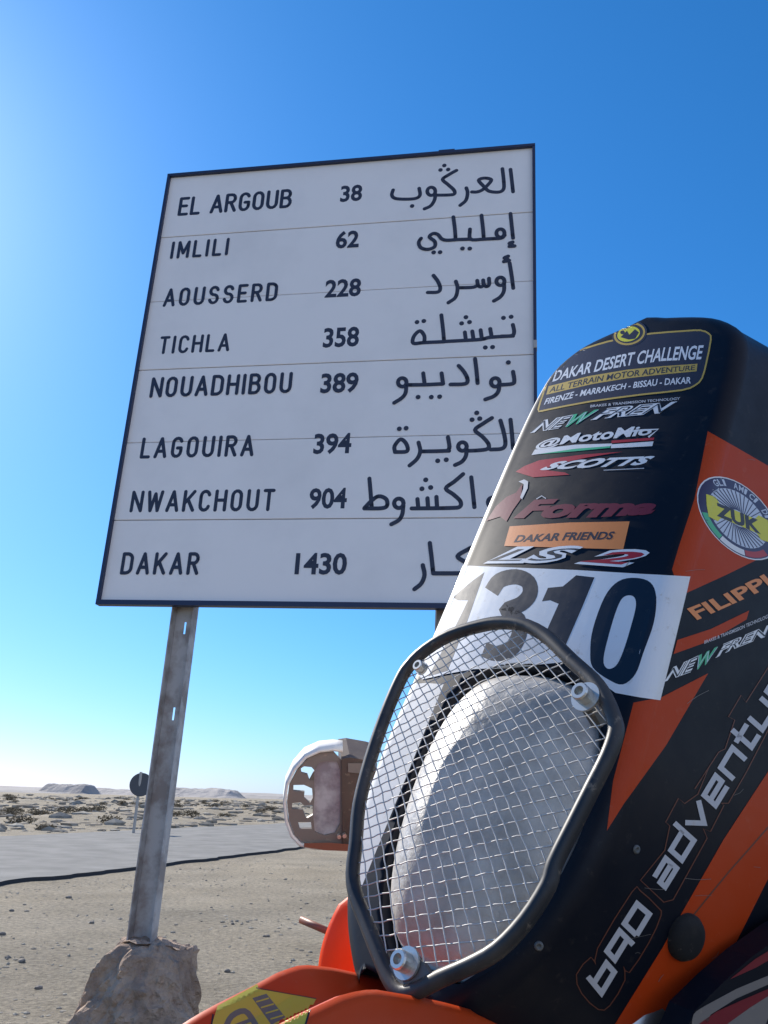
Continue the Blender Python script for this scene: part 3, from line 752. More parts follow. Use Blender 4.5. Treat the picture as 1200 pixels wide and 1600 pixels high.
# coloured panels of the side
st = Sticker(thr=5)
st.poly([(1106, 674), (1150, 699), (1200, 728), (1270, 768), (1340, 800), (1340, 800), (1260, 836), (1200, 866), (1135, 898), (1078, 924), (1064, 930), (1050, 890), (1062, 850), (1085, 780)], M_orange)
st.poly([(990, 1098), (1032, 1090), (1106, 1052), (1040, 1165), (975, 1255), (948, 1298), (958, 1220)], M_orange)
st.poly([(1064, 1428), (1130, 1312), (1200, 1205), (1290, 1080), (1290, 1215), (1200, 1372), (1130, 1512), (1072, 1604), (1040, 1680), (900, 1690), (958, 1604), (1035, 1480)], M_orange)
st.poly([(1052, 1022), (1058, 1000), (1110, 983), (1170, 954), (1166, 968), (1110, 1001)], M_orange)
st.line([(1081, 1432), (1140, 1360), (1200, 1292), (1260, 1215)], 2.6, M_dimor, 2, sm=2)
st.obj('side_graphic', 'orange panels on the black side of the fairing')
# rally badge at the top
st = Sticker(thr=10)
edge = [(85, 640), (120, 530), (165, 415), (205, 345), (250, 305), (380, 258), (520, 216), (650, 190), (790, 166), (1000, 150), (1100, 146), (1152, 168), (1163, 205), (1135, 350), (1108, 445), (1064, 490), (980, 520), (740, 546), (400, 592), (150, 640), (104, 650)]
st.poly(z3(edge), M_brown, 1)
st.line(z3(edge), 2.6, M_gold, 2, closed=True, sm=2)
st.text('DAKAR DESERT CHALLENGE', z3([(197, 398), (390, 346), (650, 286), (870, 252), (1120, 238)]), z3([(172, 468), (380, 418), (640, 368), (860, 338), (1102, 328)]), M_decwhite, 2, .02)
st.poly(z3([(150, 495), (400, 432), (640, 392), (860, 370), (1080, 355), (1074, 402), (860, 422), (640, 446), (420, 482), (135, 548)]), M_gold, 2)
st.text('ALL TERRAIN MOTOR ADVENTURE', z3([(165, 500), (400, 442), (640, 401), (860, 378), (1066, 364)]), z3([(152, 536), (420, 474), (640, 438), (860, 414), (1062, 394)]), M_brown, 3, .01)
st.text('FIRENZE - MARRAKECH - BISSAU - DAKAR', z3([(137, 572), (330, 522), (590, 482), (810, 450), (1042, 436)]), z3([(120, 612), (330, 562), (580, 518), (800, 494), (1038, 478)]), M_decwhite, 2, .02)
ell = lambda cx, cy, rx, ry, tilt=0, n=28: [(cx + rx * math.cos(a) * math.cos(tilt) - ry * math.sin(a) * math.sin(tilt), cy + rx * math.cos(a) * math.sin(tilt) + ry * math.sin(a) * math.cos(tilt)) for a in [2 * math.pi * i / n for i in range(n)]]
st.poly(z3(ell(655, 168, 112, 80, -.25)), M_brown, 3); st.poly(z3(ell(655, 168, 100, 69, -.25)), M_gold, 4); st.poly(z3(ell(655, 168, 86, 57, -.25)), M_brown, 5); st.poly(z3(ell(650, 170, 72, 46, -.25)), M_yellow, 6)
st.poly(z3([(600, 190), (640, 150), (655, 175), (690, 140), (715, 160), (690, 200), (650, 205)]), M_brown, 7); st.poly(z3(ell(612, 160, 14, 12)), M_brown, 7)
st.obj('rally_badge', 'brown rally badge with gold border')
# sponsor stickers
def newfren(top, bot, cuts, sub_t, sub_b):
    st = Sticker(thr=10)
    for tx, a, b, m0, m1 in (('NE', 0, cuts[0], M_decwhite, M_decblack), ('W', cuts[0], cuts[1], M_green, M_palebl), ('FREN', cuts[1], 1, M_decwhite, M_decblack)):
        seg = lambda P, a=a, b=b: [tuple(pl_at(P, a + (b - a) * i / 4)) for i in range(5)]
        st.text(tx, seg(top), seg(bot), m0, 2, .055, .35)
        st.text(tx, [tuple(np.array(p) + (0, 1.0)) for p in seg(top)], [tuple(np.array(p) + (0, -1.0)) for p in seg(bot)], m1, 3, -.018 if m1 is M_decblack else -.03, .35)
    st.text('BRAKES & TRANSMISSION TECHNOLOGY', sub_t, sub_b, M_silver, 2, .02)
    return st
newfren(z3([(85, 712), (260, 682), (450, 640), (700, 612), (955, 590)]), z3([(35, 788), (255, 752), (430, 702), (650, 682), (895, 660)]), (.25, .44), z3([(412, 612), (700, 585), (972, 563)]), z3([(410, 628), (700, 601), (970, 580)])).obj('sponsor_sticker', 'white outlined sticker with a green W')
st = Sticker(thr=10)
st.text('@MotoMio', z5([(120, 630), (300, 590), (460, 566), (600, 556), (660, 560)]), z5([(108, 672), (280, 648), (460, 632), (650, 610)]), M_decwhite, 3, .03, .2)
st.line(z5([(560, 582), (620, 577), (686, 573), (640, 610)]), 3, M_decwhite, 2, sm=1)
st.poly(z5([(92, 694), (108, 668), (300, 645), (470, 640), (462, 652), (300, 664)]), M_decwhite, 2); st.poly(z5([(120, 690), (300, 664), (462, 652), (460, 660), (300, 676)]), M_green, 2)
st.poly(z5([(468, 626), (668, 612), (664, 624), (466, 638)]), M_red, 2); st.poly(z5([(466, 644), (664, 630), (658, 652), (464, 662)]), M_decwhite, 2)
st.obj('sponsor_sticker', 'white script sticker over a tricolour bar')
st = Sticker(thr=10)
st.poly(z5([(18, 772), (60, 745), (130, 718), (330, 692), (520, 678), (350, 706), (240, 730), (140, 762), (250, 776), (270, 786), (100, 798)]), M_red, 2)
st.text('SCOTTS', z5([(165, 728), (420, 708), (672, 698)]), z5([(128, 766), (400, 752), (655, 738)]), M_decwhite, 3, .05, .5)
st.line(z5([(430, 765), (620, 756)]), 1.2, M_silver, 2, sm=1)
st.obj('sponsor_sticker', 'white lettering over a red swoosh')
st = Sticker(thr=10)
st.poly(z6([(300, 283), (345, 215), (395, 170), (440, 150), (470, 108), (462, 180), (425, 232), (395, 285), (365, 262)]), M_dkred, 2)
st.poly(z6([(452, 98), (478, 88), (497, 98), (494, 130), (468, 182), (459, 172), (474, 132), (476, 110)]), M_silver, 3)
st.text('Forma', z6([(470, 186), (800, 172), (1112, 180)]), z6([(425, 272), (800, 268), (1085, 252)]), M_dkred, 2, .055, .3)
st.line(z6([(535, 180), (560, 165), (580, 178)]), 1.5, M_silver, 2, sm=1)
st.obj('sponsor_sticker', 'dark red boot brand lettering')
st = Sticker(thr=10)
st.poly(z6([(410, 308), (690, 290), (972, 285), (942, 416), (660, 408), (384, 400)]), M_orlt, 2)
st.text('DAKAR FRIENDS', z6([(440, 350), (680, 336), (905, 332)]), z6([(428, 384), (680, 374), (895, 370)]), M_brown, 3, .03, .2)
st.obj('name_sticker', 'orange sticker with dark capitals')
st = Sticker(thr=10)
st.text('LS', z6([(335, 404), (760, 398)]), z6([(285, 484), (715, 480)]), M_decwhite, 4, .07, .4); st.text('LS', z6([(352, 416), (742, 411)]), z6([(310, 472), (702, 468)]), M_decblack, 5, -.01, .4)
st.text('2', z6([(760, 408), (1075, 418)]), z6([(712, 484), (1020, 506)]), M_decwhite, 4, .07, .4); st.text('2', z6([(785, 420), (1050, 430)]), z6([(738, 474), (1002, 493)]), M_red, 5, .03, .4)
st.obj('sponsor_sticker', 'white outlined letters with a red 2')
# number plate film
catm = lambda P: [tuple(p) for p in catmull(P, 4, closed=True)]
st = Sticker(thr=5)
st.poly([(680, 1000), (724, 884), (800, 887), (900, 891), (1000, 897), (1078, 901), (1064, 960), (1047, 1030), (1031, 1094), (1000, 1090), (962, 1083), (930, 1060), (880, 1035), (800, 1043), (740, 1046), (700, 1053), (660, 1062), (655, 1055)], M_decwhite, 4)
st.poly(z6([(146, 642), (180, 610), (238, 562), (292, 524), (215, 745), (120, 985), (30, 1012), (160, 770), (216, 655), (165, 655)]), M_decblack, 5)
st.line(z6([(325, 615), (365, 562), (440, 545), (497, 570), (505, 625), (465, 672), (395, 705), (450, 745), (455, 815), (415, 885), (350, 905), (290, 885)]), 24, M_decblack, 5)
st.poly(z6([(562, 660), (590, 597), (660, 590), (722, 538), (808, 548), (745, 700), (660, 895), (560, 850), (640, 672), (600, 655)]), M_decblack, 5)
st.poly(catm(z6([(855, 640), (920, 566), (1000, 550), (1070, 572), (1097, 640), (1085, 760), (1040, 890), (1000, 1000), (940, 1050), (870, 1025), (800, 970), (788, 900), (800, 790)][::-1])), M_decblack, 5,
        holes=[catm(z6([(915, 690), (945, 640), (988, 636), (1002, 680), (975, 790), (940, 900), (908, 962), (868, 975), (850, 930), (880, 800)]))])
st.obj('number_plate', 'white race number sticker reading 1310')
# round club sticker
st = Sticker(thr=5)
E_ = lambda x, y: (1152.5 + x * 61.5 + y * 6, 810 + x * 26 + y * 58)
circ = lambda r, a0=0, a1=360, n=36: [E_(r * math.cos(math.radians(a0 + (a1 - a0) * i / n)), r * math.sin(math.radians(a0 + (a1 - a0) * i / n))) for i in range(n + (0 if a1 - a0 == 360 else 1))]
band = lambda r0, r1, a0, a1: circ(r1, a0, a1, 14) + circ(r0, a0, a1, 14)[::-1]
st.poly(circ(1.03), M_decwhite, 2); st.poly(circ(1.0), M_navyf, 3); st.poly(circ(.74), M_palebl, 4)
for i in range(40):
    a = 9 * i; st.line([E_(.22 * math.cos(math.radians(a + 20)), .22 * math.sin(math.radians(a + 20))), E_(.73 * math.cos(math.radians(a)), .73 * math.sin(math.radians(a)))], 1.5, M_navyf, 5, sm=1)
st.poly(band(.82, .97, 125, 165), M_green, 4); st.poly(band(.82, .97, 85, 124), M_decwhite, 4); st.poly(band(.82, .97, 45, 84), M_red, 4)
st.poly([E_(x, y) for x, y in [(-.78, -.30), (-.55, -.33), (-.45, -.19), (.45, -.19), (.55, -.33), (.78, -.30), (.80, 0), (.78, .30), (.55, .33), (.45, .19), (-.45, .19), (-.55, .33), (-.78, .30), (-.80, 0)]], M_yellow, 6)
st.text('ZUK', [E_(-.56, -.19), E_(.56, -.19)], [E_(-.56, .19), E_(.56, .19)], M_decblack, 7, .05)
for i, ch in enumerate('GLI AMICI DI'):
    if ch == ' ': continue
    a = -128 + 9 * i; b = a + (4 if ch == 'I' else 7.5)
    st.text(ch, circ(.965, a, b, 1), circ(.80, a, b, 1), M_palebl, 4, .02)
st.obj('club_sticker', 'round club sticker with a wire wheel and yellow name bar')
st = Sticker(thr=9)
st.text('FILIPPI', z7([(690, 205), (930, 110), (1185, -18)]), z7([(742, 282), (980, 175), (1235, 58)]), M_orlt, 3, .03, -.1)
st.obj('name_sticker', 'orange capitals on black')
newfren(z7([(572, 585), (730, 512), (890, 437), (1060, 365), (1215, 300)]), z7([(543, 664), (770, 580), (895, 495), (1060, 425), (1215, 368)]), (.30, .49), z7([(800, 405), (1000, 325), (1210, 235)]), z7([(800, 425), (1000, 348), (1210, 258)])).obj('sponsor_sticker', 'white outlined sticker with a green W on the side of the fairing')
# big model lettering, drawn as blocky strokes
TG = {'6': (1, [[(.1, 1), (.1, .1), (.9, .1), (.9, .62), (.12, .62)]], []), '9': (1, [[(.9, .0), (.9, .9), (.1, .9), (.1, .38), (.9, .38)]], []), '0': (1, [[(.1, .1), (.9, .1), (.9, .9), (.1, .9), (.1, .1)]], []),
      'a': (1, [[(.12, .9), (.88, .9), (.88, .1), (.12, .1), (.12, .48), (.85, .48)]], []), 'd': (1, [[(.9, 1.5), (.9, .1), (.1, .1), (.1, .9), (.9, .9)]], []), 'v': (1, [[(.05, 1), (.48, .12), (.95, 1)]], []),
      'e': (1, [[(.88, .1), (.1, .1), (.1, .9), (.88, .9), (.88, .48), (.15, .48)]], []), 'n': (1, [[(.1, 0), (.1, .9), (.9, .9), (.9, 0)]], []), 't': (.75, [[(.25, 1.4), (.25, .1), (.75, .1)], [(0, .9), (.75, .9)]], []),
      'u': (1, [[(.1, 1), (.1, .1), (.9, .1), (.9, 1)]], []), 'r': (.8, [[(.1, 0), (.1, .9), (.8, .9)]], [])}
def techno(st, word, BLp, BRp, TRp, TLp, w, gap=.14):
    tot = sum(TG[c][0] for c in word) + gap * (len(word) - 1); x = 0
    B0, B1, T1, T0 = [np.array(p, float) for p in (BLp, BRp, TRp, TLp)]
    for i, c in enumerate(word):
        for P in TG[c][1]:
            Q = []
            for px, py in P:
                u = (x + px) / tot; Q.append((B0 + (B1 - B0) * u) * (1 - py) + (T0 + (T1 - T0) * u) * py)
            # mitred block stroke
            V, F = ribbon([tuple(q) for q in Q], w, sm=1); k = len(Q)
            for j in range(1, k - 1):       # true mitre at the inner joints
                a = nrm(Q[j] - Q[j - 1]); b = nrm(Q[j + 1] - Q[j]); n = nrm(np.array([-(a + b)[1], (a + b)[0]])); m = w / 2 / max(.45, n @ np.array([-a[1], a[0]]))
                V[j] = tuple(Q[j] + n * m); V[k + j] = tuple(Q[j] - n * m)
            st.shape(V, F, M_silver, 3 + (i % 2), 12)
        x += TG[c][0] + gap
st = Sticker(thr=12)
g = lambda P: z8(P)
b = g([(306, 1228), (578, 775), (497, 706), (225, 1128)]); techno(st, '690', b[0], b[1], b[2], b[3], 8.6, .10)
techno(st, 'adventure', (1038, 1392), (1262, 1030), (1237, 1008), (1017, 1373), 8.2, .12)
st.line(g([(172, 1105), (250, 1012), (276, 1052), (285, 965), (470, 662), (512, 655), (608, 745), (625, 790), (560, 935), (455, 1095), (425, 1062), (432, 1135), (352, 1270), (290, 1292), (200, 1205)]), 1.7, M_dimor, 2, closed=True, sm=2)
st.line(g([(690, 705), (640, 718), (515, 600), (645, 440), (672, 310), (650, 290), (718, 162), (752, 190), (822, 140), (880, 0)]) + z7([(740, 1330), (890, 1100), (930, 1080), (990, 900), (950, 880), (1030, 745), (1060, 790), (1200, 570), (1300, 410)]), 1.7, M_dimor, 2, sm=1)
st.line(g([(690, 705), (872, 375), (852, 325), (890, 340), (962, 200)]) + z7([(905, 1420), (950, 1420), (1060, 1230), (1200, 960), (1300, 790)]), 1.7, M_dimor, 2, sm=1)
st.obj('model_lettering', 'blocky silver lettering running up the black fairing side')
# scuffs and small fasteners
st = Sticker(thr=8); r2 = np.random.default_rng(12)
for i in range(15):
    x, y = r2.uniform(960, 1230), r2.uniform(700, 1580); a = r2.uniform(-1.2, .2); q = r2.uniform(8, 42)
    st.line([(x, y), (x + q * .5 * math.cos(a) + r2.uniform(-2, 2), y + q * .5 * math.sin(a) + r2.uniform(-2, 2)), (x + q * math.cos(a), y + q * math.sin(a))], r2.uniform(.35, .8), M_dimgrey, 9, sm=2)
st.obj('scuff_marks', 'fine scratches on the fairing side')
for px_, py_ in ((994, 1327), (842, 1478)):
    h_, n_, _, _ = FBVH.ray_cast(Vector(CAM), Vector(ray(px_, py_)).normalized())
    if h_ is None: continue
    if n_.dot(Vector(ray(px_, py_))) > 0: n_ = -n_
    mb = MB(); mb.lathe(np.array(h_), np.array(n_), [(0, .0006), (.0012, .0006), (.0014, .0016), (.0030, .0014), (.0034, .0)], 16); mb.obj('screw', M_bracket, fairing, MO, smooth=True)
# rubber grommet on the side
hit, no, _, _ = FBVH.ray_cast(Vector(CAM), Vector(ray(1069, 1463)).normalized())
if hit is not None:
    if no.dot(Vector(ray(1069, 1463))) > 0: no = -no
    mb = MB(); mb.lathe(np.array(hit), np.array(no), [(.0, .009), (.010, .009), (.0155, .007), (.018, .003), (.018, -.002)], 28); mb.obj('rubber_plug', M_rubber, fairing, MO, smooth=True)

# headlight: convex frosted cover in the bucket
def lens_n(w, q):
    x = (w[0] - LENS_C[0]) / .086; xp = -.20
    e = x - xp; roof = 1 - (math.sqrt(e * e + .03) - .173) / (1 - xp if e > 0 else 1 + xp)
    return -.012 + .022 * math.sqrt(max(0, 1 - q ** 4)) + .028 * max(0, roof) * (1 - q ** 3) - .004 * ((w[1] - LENS_C[1]) / .1) ** 2 * (1 - q)
def headlight():
    V = []; F = []; H = len(LENS); rings = [i / 16 for i in range(16, 0, -1)]
    for q in [1.0, 1.0] + rings:
        for p in LENS:
            w = LENS_C + (p - LENS_C) * q
            V.append(FP(w[0], w[1], lens_n(w, q)))
    for i in range(H): V[i] = V[i] - BN * .035
    k = len(rings) + 2; V.append(FP(*LENS_C, lens_n(LENS_C, 0)))
    for a in range(k - 1):
        for i in range(H): F.append((a * H + i, a * H + (i + 1) % H, (a + 1) * H + (i + 1) % H, (a + 1) * H + i))
    for i in range(H): F.append(((k - 1) * H + i, (k - 1) * H + (i + 1) % H, len(V) - 1))
    return recalc(mesh_obj('headlight', V, F, M_lens, moto, MO, smooth=True))
headlight()
# guard: painted tube, wire mesh, three bolts, lower bracket
NCG = .050
cage_px = [(640, 1040), (666, 1015), (705, 992), (755, 977), (789, 973), (824, 978), (858, 998), (893, 1032), (927, 1063), (946, 1090), (960, 1125), (962, 1146), (950, 1182), (927, 1228), (896, 1290), (866, 1351), (856, 1384), (822, 1438), (778, 1484), (732, 1510), (690, 1528), (655, 1546), (630, 1552), (612, 1535), (594, 1495), (571, 1438), (556, 1399), (551, 1365), (556, 1318), (561, 1259), (578, 1190), (601, 1121), (624, 1066)]
cage_lt = [on_front(x, y, NCG) for x, y in cage_px]
def cage_n(l, t): return NCG
CT = catmull([(a, b) for a, b in cage_lt], 3, closed=True)
guard = mesh_obj('headlight_guard', [], [], M_tube, moto, MO)
mb = MB(); mb.tube([FP(a, b, NCG) for a, b in CT], .0059, 12, closed=True)
me = bpy.data.meshes.new('headlight_guard'); me.from_pydata([tuple(np.array(v) - np.array(MO)) for v in mb.V], [], mb.F); me.materials.append(M_tube); me.polygons.foreach_set('use_smooth', [True] * len(me.polygons)); guard.data = me
def wire_mesh():
    mb = MB(); poly = [tuple(p) for p in CT]; cc = np.mean(np.array(CT), 0); poly = [tuple(cc + (np.array(p) - cc) * .975) for p in CT]
    cl = sum(p[0] for p in poly) / len(poly)
    def wn_(l, t, k):
        return NCG - .003 + k * .0006 + .006 * max(0, 1 - ((l - cl) / .12) ** 2) * max(0, 1 - ((t + .23) / .16) ** 2)
    def emit(P, k):
        run = []
        for j, p in enumerate(P + [None]):
            if p is not None and inside(p, poly): run.append(p)
            else:
                if len(run) > 2: mb.tube([FP(a, b, wn_(a, b, k + (.6 if (i % 4) < 2 else -.6))) for i, (a, b) in enumerate(run)], .00054, 5)
                run = []
    def ang(c): s = min(1, max(0, (c + .36) / .26)); return math.radians(20 + 14 * s ** 1.3)
    c = -.52
    while c < .05:                      # rows
        th = ang(c + .02); emit([(cl + x, c + math.tan(th) * x + .00022 * math.sin(j * 1.6)) for j, x in enumerate(np.arange(-.16, .161, .0036))], 0)
        c += .0112
    l0 = -.46
    while l0 < .30:                     # columns, leaning and getting steeper towards the bottom
        P = []; l = l0; t = -.04; j = 0
        while t > -.40:
            s = min(1, max(0, (t + .36) / .26)); P.append((l + .00022 * math.sin(j * 1.6), t)); dt = .0036; l += dt * (.74 + .78 * s ** 1.4); t -= dt; j += 1
        emit(P, 1); l0 += .0130
    return mb.obj('wire_mesh', M_wire, guard, MO, smooth=True)
wire_mesh()
def bolt(px, py, plate, k=1.0):
    a, b = on_front(px, py, NCG + .008); mb = MB(); c = FP(a, b, NCG + .004)
    mb.lathe(c, BN, [(0, 0), (plate, 0), (plate, .002), (.0085 * k, .002)], 24, 0)
    mb.lathe(c, BN, [(.0085 * k, .002), (.0085 * k, .0125 * k), (.0075 * k, .0140 * k), (.0045 * k, .0140 * k), (.0040 * k, .0080 * k), (0, .0080 * k)], 20, 0)
    return mb.obj('bolt', M_bolt, guard, MO)
bolt(912, 1086, .0115, .82); bolt(631, 1503, .0110, .82); bolt(656, 1042, .0060, .6)
mb = MB()
q = [on_front(*p, NCG) for p in ((610, 1512), (640, 1480), (664, 1505), (680, 1530), (650, 1552), (622, 1550))]
V = [FP(a, b, NCG + .003) for a, b in q] + [FP(a, b, NCG - .004) for a, b in q]; k = len(q)
mb.add(V, [tuple(range(k)), tuple(range(2 * k - 1, k - 1, -1))] + [(i, k + i, k + (i + 1) % k, (i + 1) % k) for i in range(k)])
for (p1, p2) in (((648, 1540), (640, 1560)), ((912, 1090), (925, 1120))):
    a = on_front(*p1, NCG - .004); b = on_front(*p2, NCG - .02); mb.tube([FP(*a, NCG - .002), FP(*b, NCG - .03)], .006, 8)
mb.obj('mounting_bracket', M_bracket, guard, MO)

# front fender: two ridges with a valley between, yellow film across
def interp(tab, x): return float(np.interp(x, [p[0] for p in tab], [p[1] for p in tab]))
def on_l(x, y, l): q = on_plane(x, y, bk(0, l, 0), BL) - BO; return (q @ BF, q @ BU)
farC = sorted([on_l(x, y, -.055) for x, y in [(290, 1600), (330, 1576), (400, 1541), (440, 1519), (475, 1508), (520, 1512), (590, 1527)]]); nearC = sorted([on_l(x, y, .058) for x, y in [(430, 1606), (480, 1580), (540, 1552), (580, 1545), (640, 1555), (690, 1565)]])
fu = lambda T, f: interp([(T[0][0] - .25, T[0][1] - .07)] + T + [(T[-1][0] + .15, T[-1][1] - .075), (T[-1][0] + .28, T[-1][1] - .17)], f)
def fender():
    V = []; F = []; fs = list(np.arange(-.10, .60, .01)); k = 0
    for f in fs:
        a = fu(farC, f); b = fu(nearC, f); s = min(1, max(.35, (.62 - f) / .25)); va = min(a, b) - .022
        row = [(-.100, a - .10), (-.088, a - .05), (-.070, a - .010), (-.058, a - .0005), (-.052, a - .002), (-.040, va + .010), (-.018, va), (.0, va - .001), (.02, va), (.040, va + .014), (.052, b - .003), (.058, b), (.066, b - .004), (.078, b - .045), (.088, b - .10), (.092, b - .13)]
        for l, u in row: V.append(bk(f, l * (s if f > .3 else 1), u))
        k = len(row)
    for i in range(len(fs) - 1):
        for j in range(k - 1): F.append((i * k + j, i * k + j + 1, (i + 1) * k + j + 1, (i + 1) * k + j))
    o = mesh_obj('front_fender', V, F, M_fender, moto, MO, smooth=True); FUP = o.data.polygons[len(o.data.polygons) // 2].normal.z > 0
    md = o.modifiers.new('thickness', 'SOLIDIFY'); md.thickness = .003; md.offset = -1 if FUP else 1
    return o, BVHTree.FromPolygons([Vector(v) for v in V], F)
fend, NB = fender()
st = Sticker(NB, thr=7)
st.poly([(340, 1572), (402, 1538), (404, 1546), (450, 1553), (494, 1561), (484, 1580), (476, 1600), (470, 1640), (330, 1660), (325, 1620)], M_fyellow, 1)
st.line([(333, 1585), (329, 1610), (328, 1650)], 2.5, M_decblack, 2, sm=1); st.line([(400, 1544), (450, 1553), (494, 1561)], 1.6, M_dimor, 2, sm=1); st.line([(484, 1578), (474, 1612)], 3, M_decblack, 2, sm=1)
st.line([(352, 1606), (362, 1588), (382, 1580), (396, 1596), (404, 1612)], 9, M_fgrey, 2, sm=3); st.line([(366, 1604), (392, 1594)], 6, M_fgrey, 3, sm=1)
st.poly([(394, 1560), (416, 1553), (446, 1590), (424, 1602)], M_fgrey, 2)
for i_ in range(4): st.line([(400 + i_ * 7.5, 1566 + i_ * 9), (420 + i_ * 7.5, 1560 + i_ * 9)], 2.2, M_fyellow, 3, sm=1)
st.obj('fender_sticker', 'yellow sticker across the orange fender', fend)

# orange shroud showing low behind the guard, on the bike's right
def shroud():
    V = []; F = []; NA, NB_ = 22, 14; c = at(556, 1474, .98)
    X = nrm(RT * .9 + FW * .5); Y = UP; Zz = nrm(np.cross(X, Y))
    if Zz @ FW > 0: Zz = -Zz
    for j in range(NB_ + 1):
        v = -1 + 2 * j / NB_
        for i in range(NA + 1):
            a = math.radians(170 - 150 * i / NA); w = .060 * (1 - .22 * max(0, v) ** 2 - .10 * v * v) 
            V.append(c + X * (math.cos(a) * w * (1 + .12 * v) + .012 * v + .008) + Zz * (math.sin(a) * w * .9) + Y * (v * .062 + .010 * math.cos(a)))
    for j in range(NB_):
        for i in range(NA): F.append((j * (NA + 1) + i, j * (NA + 1) + i + 1, (j + 1) * (NA + 1) + i + 1, (j + 1) * (NA + 1) + i))
    # closing dome on top
    b = NB_ * (NA + 1); top = c + Y * .078 + X * .018 + Zz * .012; V.append(top)
    for i in range(NA): F.append((b + i, b + i + 1, len(V) - 1))
    o = recalc(mesh_obj('side_shroud', V, F, M_shroud, moto, MO, smooth=True)); md = o.modifiers.new('thickness', 'SOLIDIFY'); md.thickness = .003; return o
shroud()
mb = MB(); mb.tube([at(470, 1437, 1.02), at(512, 1455, 1.0), at(560, 1475, 1.02)], .0042, 8); mb.obj('lever', M_guardred, moto, MO, smooth=True)

# vented hand guard on the bike's right handlebar end
HD = 1.22
hz = Z(420, 1140, 6.)
def hg():
    root_c = at(510, 1245, HD); X = nrm(RT + FW * .10); Y = UP; Nn = nrm(np.cross(X, Y)); Nn = Nn if Nn @ FW < 0 else -Nn
    def pl(P, n=0.0): return [on_plane(x, y, root_c, Nn) + Nn * n for x, y in hz(P)]
    outer = [(600, 205), (480, 218), (360, 275), (262, 385), (192, 520), (172, 680), (190, 850), (240, 980), (310, 1050), (420, 1072), (560, 1078), (690, 1090), (690, 950), (690, 700), (690, 420), (680, 290)]
    slots = [[(300, 365), (330, 345), (400, 352), (430, 385), (425, 470), (380, 475), (362, 420), (305, 405)], [(232, 520), (330, 518), (405, 552), (412, 640), (385, 690), (330, 640), (335, 585), (230, 575)], [(218, 690), (300, 682), (330, 712), (412, 705), (412, 800), (350, 836), (318, 750), (218, 742)], [(272, 868), (395, 868), (402, 930), (290, 932)]]
    win = [(420, 400), (470, 310), (560, 290), (640, 300), (668, 380), (672, 640), (668, 880), (620, 970), (520, 995), (430, 960), (415, 800), (430, 600)]
    loops = [outer] + slots + [win]; V2, F2 = fill(loops); f3 = pl(V2); n = len(f3); mb = MB(); mb.add(f3, F2); mb.add([p - Nn * .006 for p in f3], [f[::-1] for f in F2])
    k0 = 0
    for lp in loops:
        k = len(lp); b = len(mb.V); mb.add([f3[k0 + i] for i in range(k)] + [f3[k0 + i] - Nn * .006 for i in range(k)], [(i, (i + 1) % k, k + (i + 1) % k, k + i) for i in range(k)]); k0 += k
    o = mb.obj('handguard', M_guardin, moto, MO); recalc(o)
    # white outer rim running back from the face
    arcp = [(690, 205), (600, 196), (480, 208), (350, 265), (250, 378), (182, 520), (160, 680), (178, 852), (228, 985), (300, 1062), (420, 1088), (560, 1094)]
    P = pl(arcp, .004); Q = pl([(x + (x - 480) * .02 + 5, y + (y - 640) * .03 - 4) for x, y in arcp], -.035); k = len(P)
    rim = MB(); rim.add(P + Q, [(i, i + 1, k + i + 1, k + i) for i in range(k - 1)]); r_o = rim.obj('guard_rim', M_whitepl, o, MO, smooth=True); md = r_o.modifiers.new('thickness', 'SOLIDIFY'); md.thickness = .004
    w = MB(); V2, F2 = fill([win]); a = pl(V2, -.004); w.add(a, F2); w.obj('guard_window', M_mirror, o, MO)
    h = MB(); sh = [(680, 262), (760, 250), (960, 285), (1010, 300), (1010, 1090), (760, 1100), (690, 1080)]; V2, F2 = fill([sh]); k = len(sh)
    for n_, m_ in ((.006, 0), (-.10, 0)): h.add(pl(V2, n_), F2, m_)
    a = pl(sh, .006); b = pl(sh, -.10); h.add(a + b, [(i, (i + 1) % k, k + (i + 1) % k, k + i) for i in range(k)])
    recalc(h.obj('housing', M_guardbox, o, MO))
    t = MB(); V2, F2 = fill([[(740, 300), (960, 300), (960, 405), (740, 385)]]); t.add(pl(V2, .008), F2); t.obj('housing_trim', M_guardin, o, MO)
    t = MB(); V2, F2 = fill([[(330, 1040), (560, 1035), (760, 1050), (760, 1115), (520, 1105), (330, 1075)]]); t.add(pl(V2, .010), F2); t.obj('lower_trim', M_guardred, o, MO)
    for cx, cy in ((655, 972), (705, 965)): t = MB(); t.lathe(pl([(cx, cy)], .008)[0], Nn, [(0, .006), (.003, .006), (.003, 0)], 12); t.obj('guard_screw', M_bolt, o, MO)
    return o
hg()

# the rest of the machine (mostly outside the picture)
def loft(name, rows, mat, closed=True, smooth=True, parent=None):
    k = len(rows[0]); V = [p for r in rows for p in r]; F = []
    for i in range(len(rows) - 1):
        for j in range(k): F.append((i * k + j, i * k + (j + 1) % k, (i + 1) * k + (j + 1) % k, (i + 1) * k + j))
    F.append(tuple(range(k))); F.append(tuple((len(rows) - 1) * k + j for j in range(k)))
    return recalc(mesh_obj(name, V, F, mat, parent or moto, MO, smooth=smooth))
def sup(f, lw, uc, uh, e=2.6, n=20): return [bk(f, lw * math.copysign(abs(math.cos(a)) ** (2 / e), math.cos(a)), uc + uh * math.copysign(abs(math.sin(a)) ** (2 / e), math.sin(a))) for a in [2 * math.pi * i / n for i in range(n)]]
loft('fuel_tank', [sup(f, w, u, h) for f, w, u, h in ((-.34, .10, -.22, .10), (-.40, .16, -.24, .15), (-.52, .17, -.25, .16), (-.66, .15, -.28, .13), (-.78, .09, -.33, .08))], M_orange)
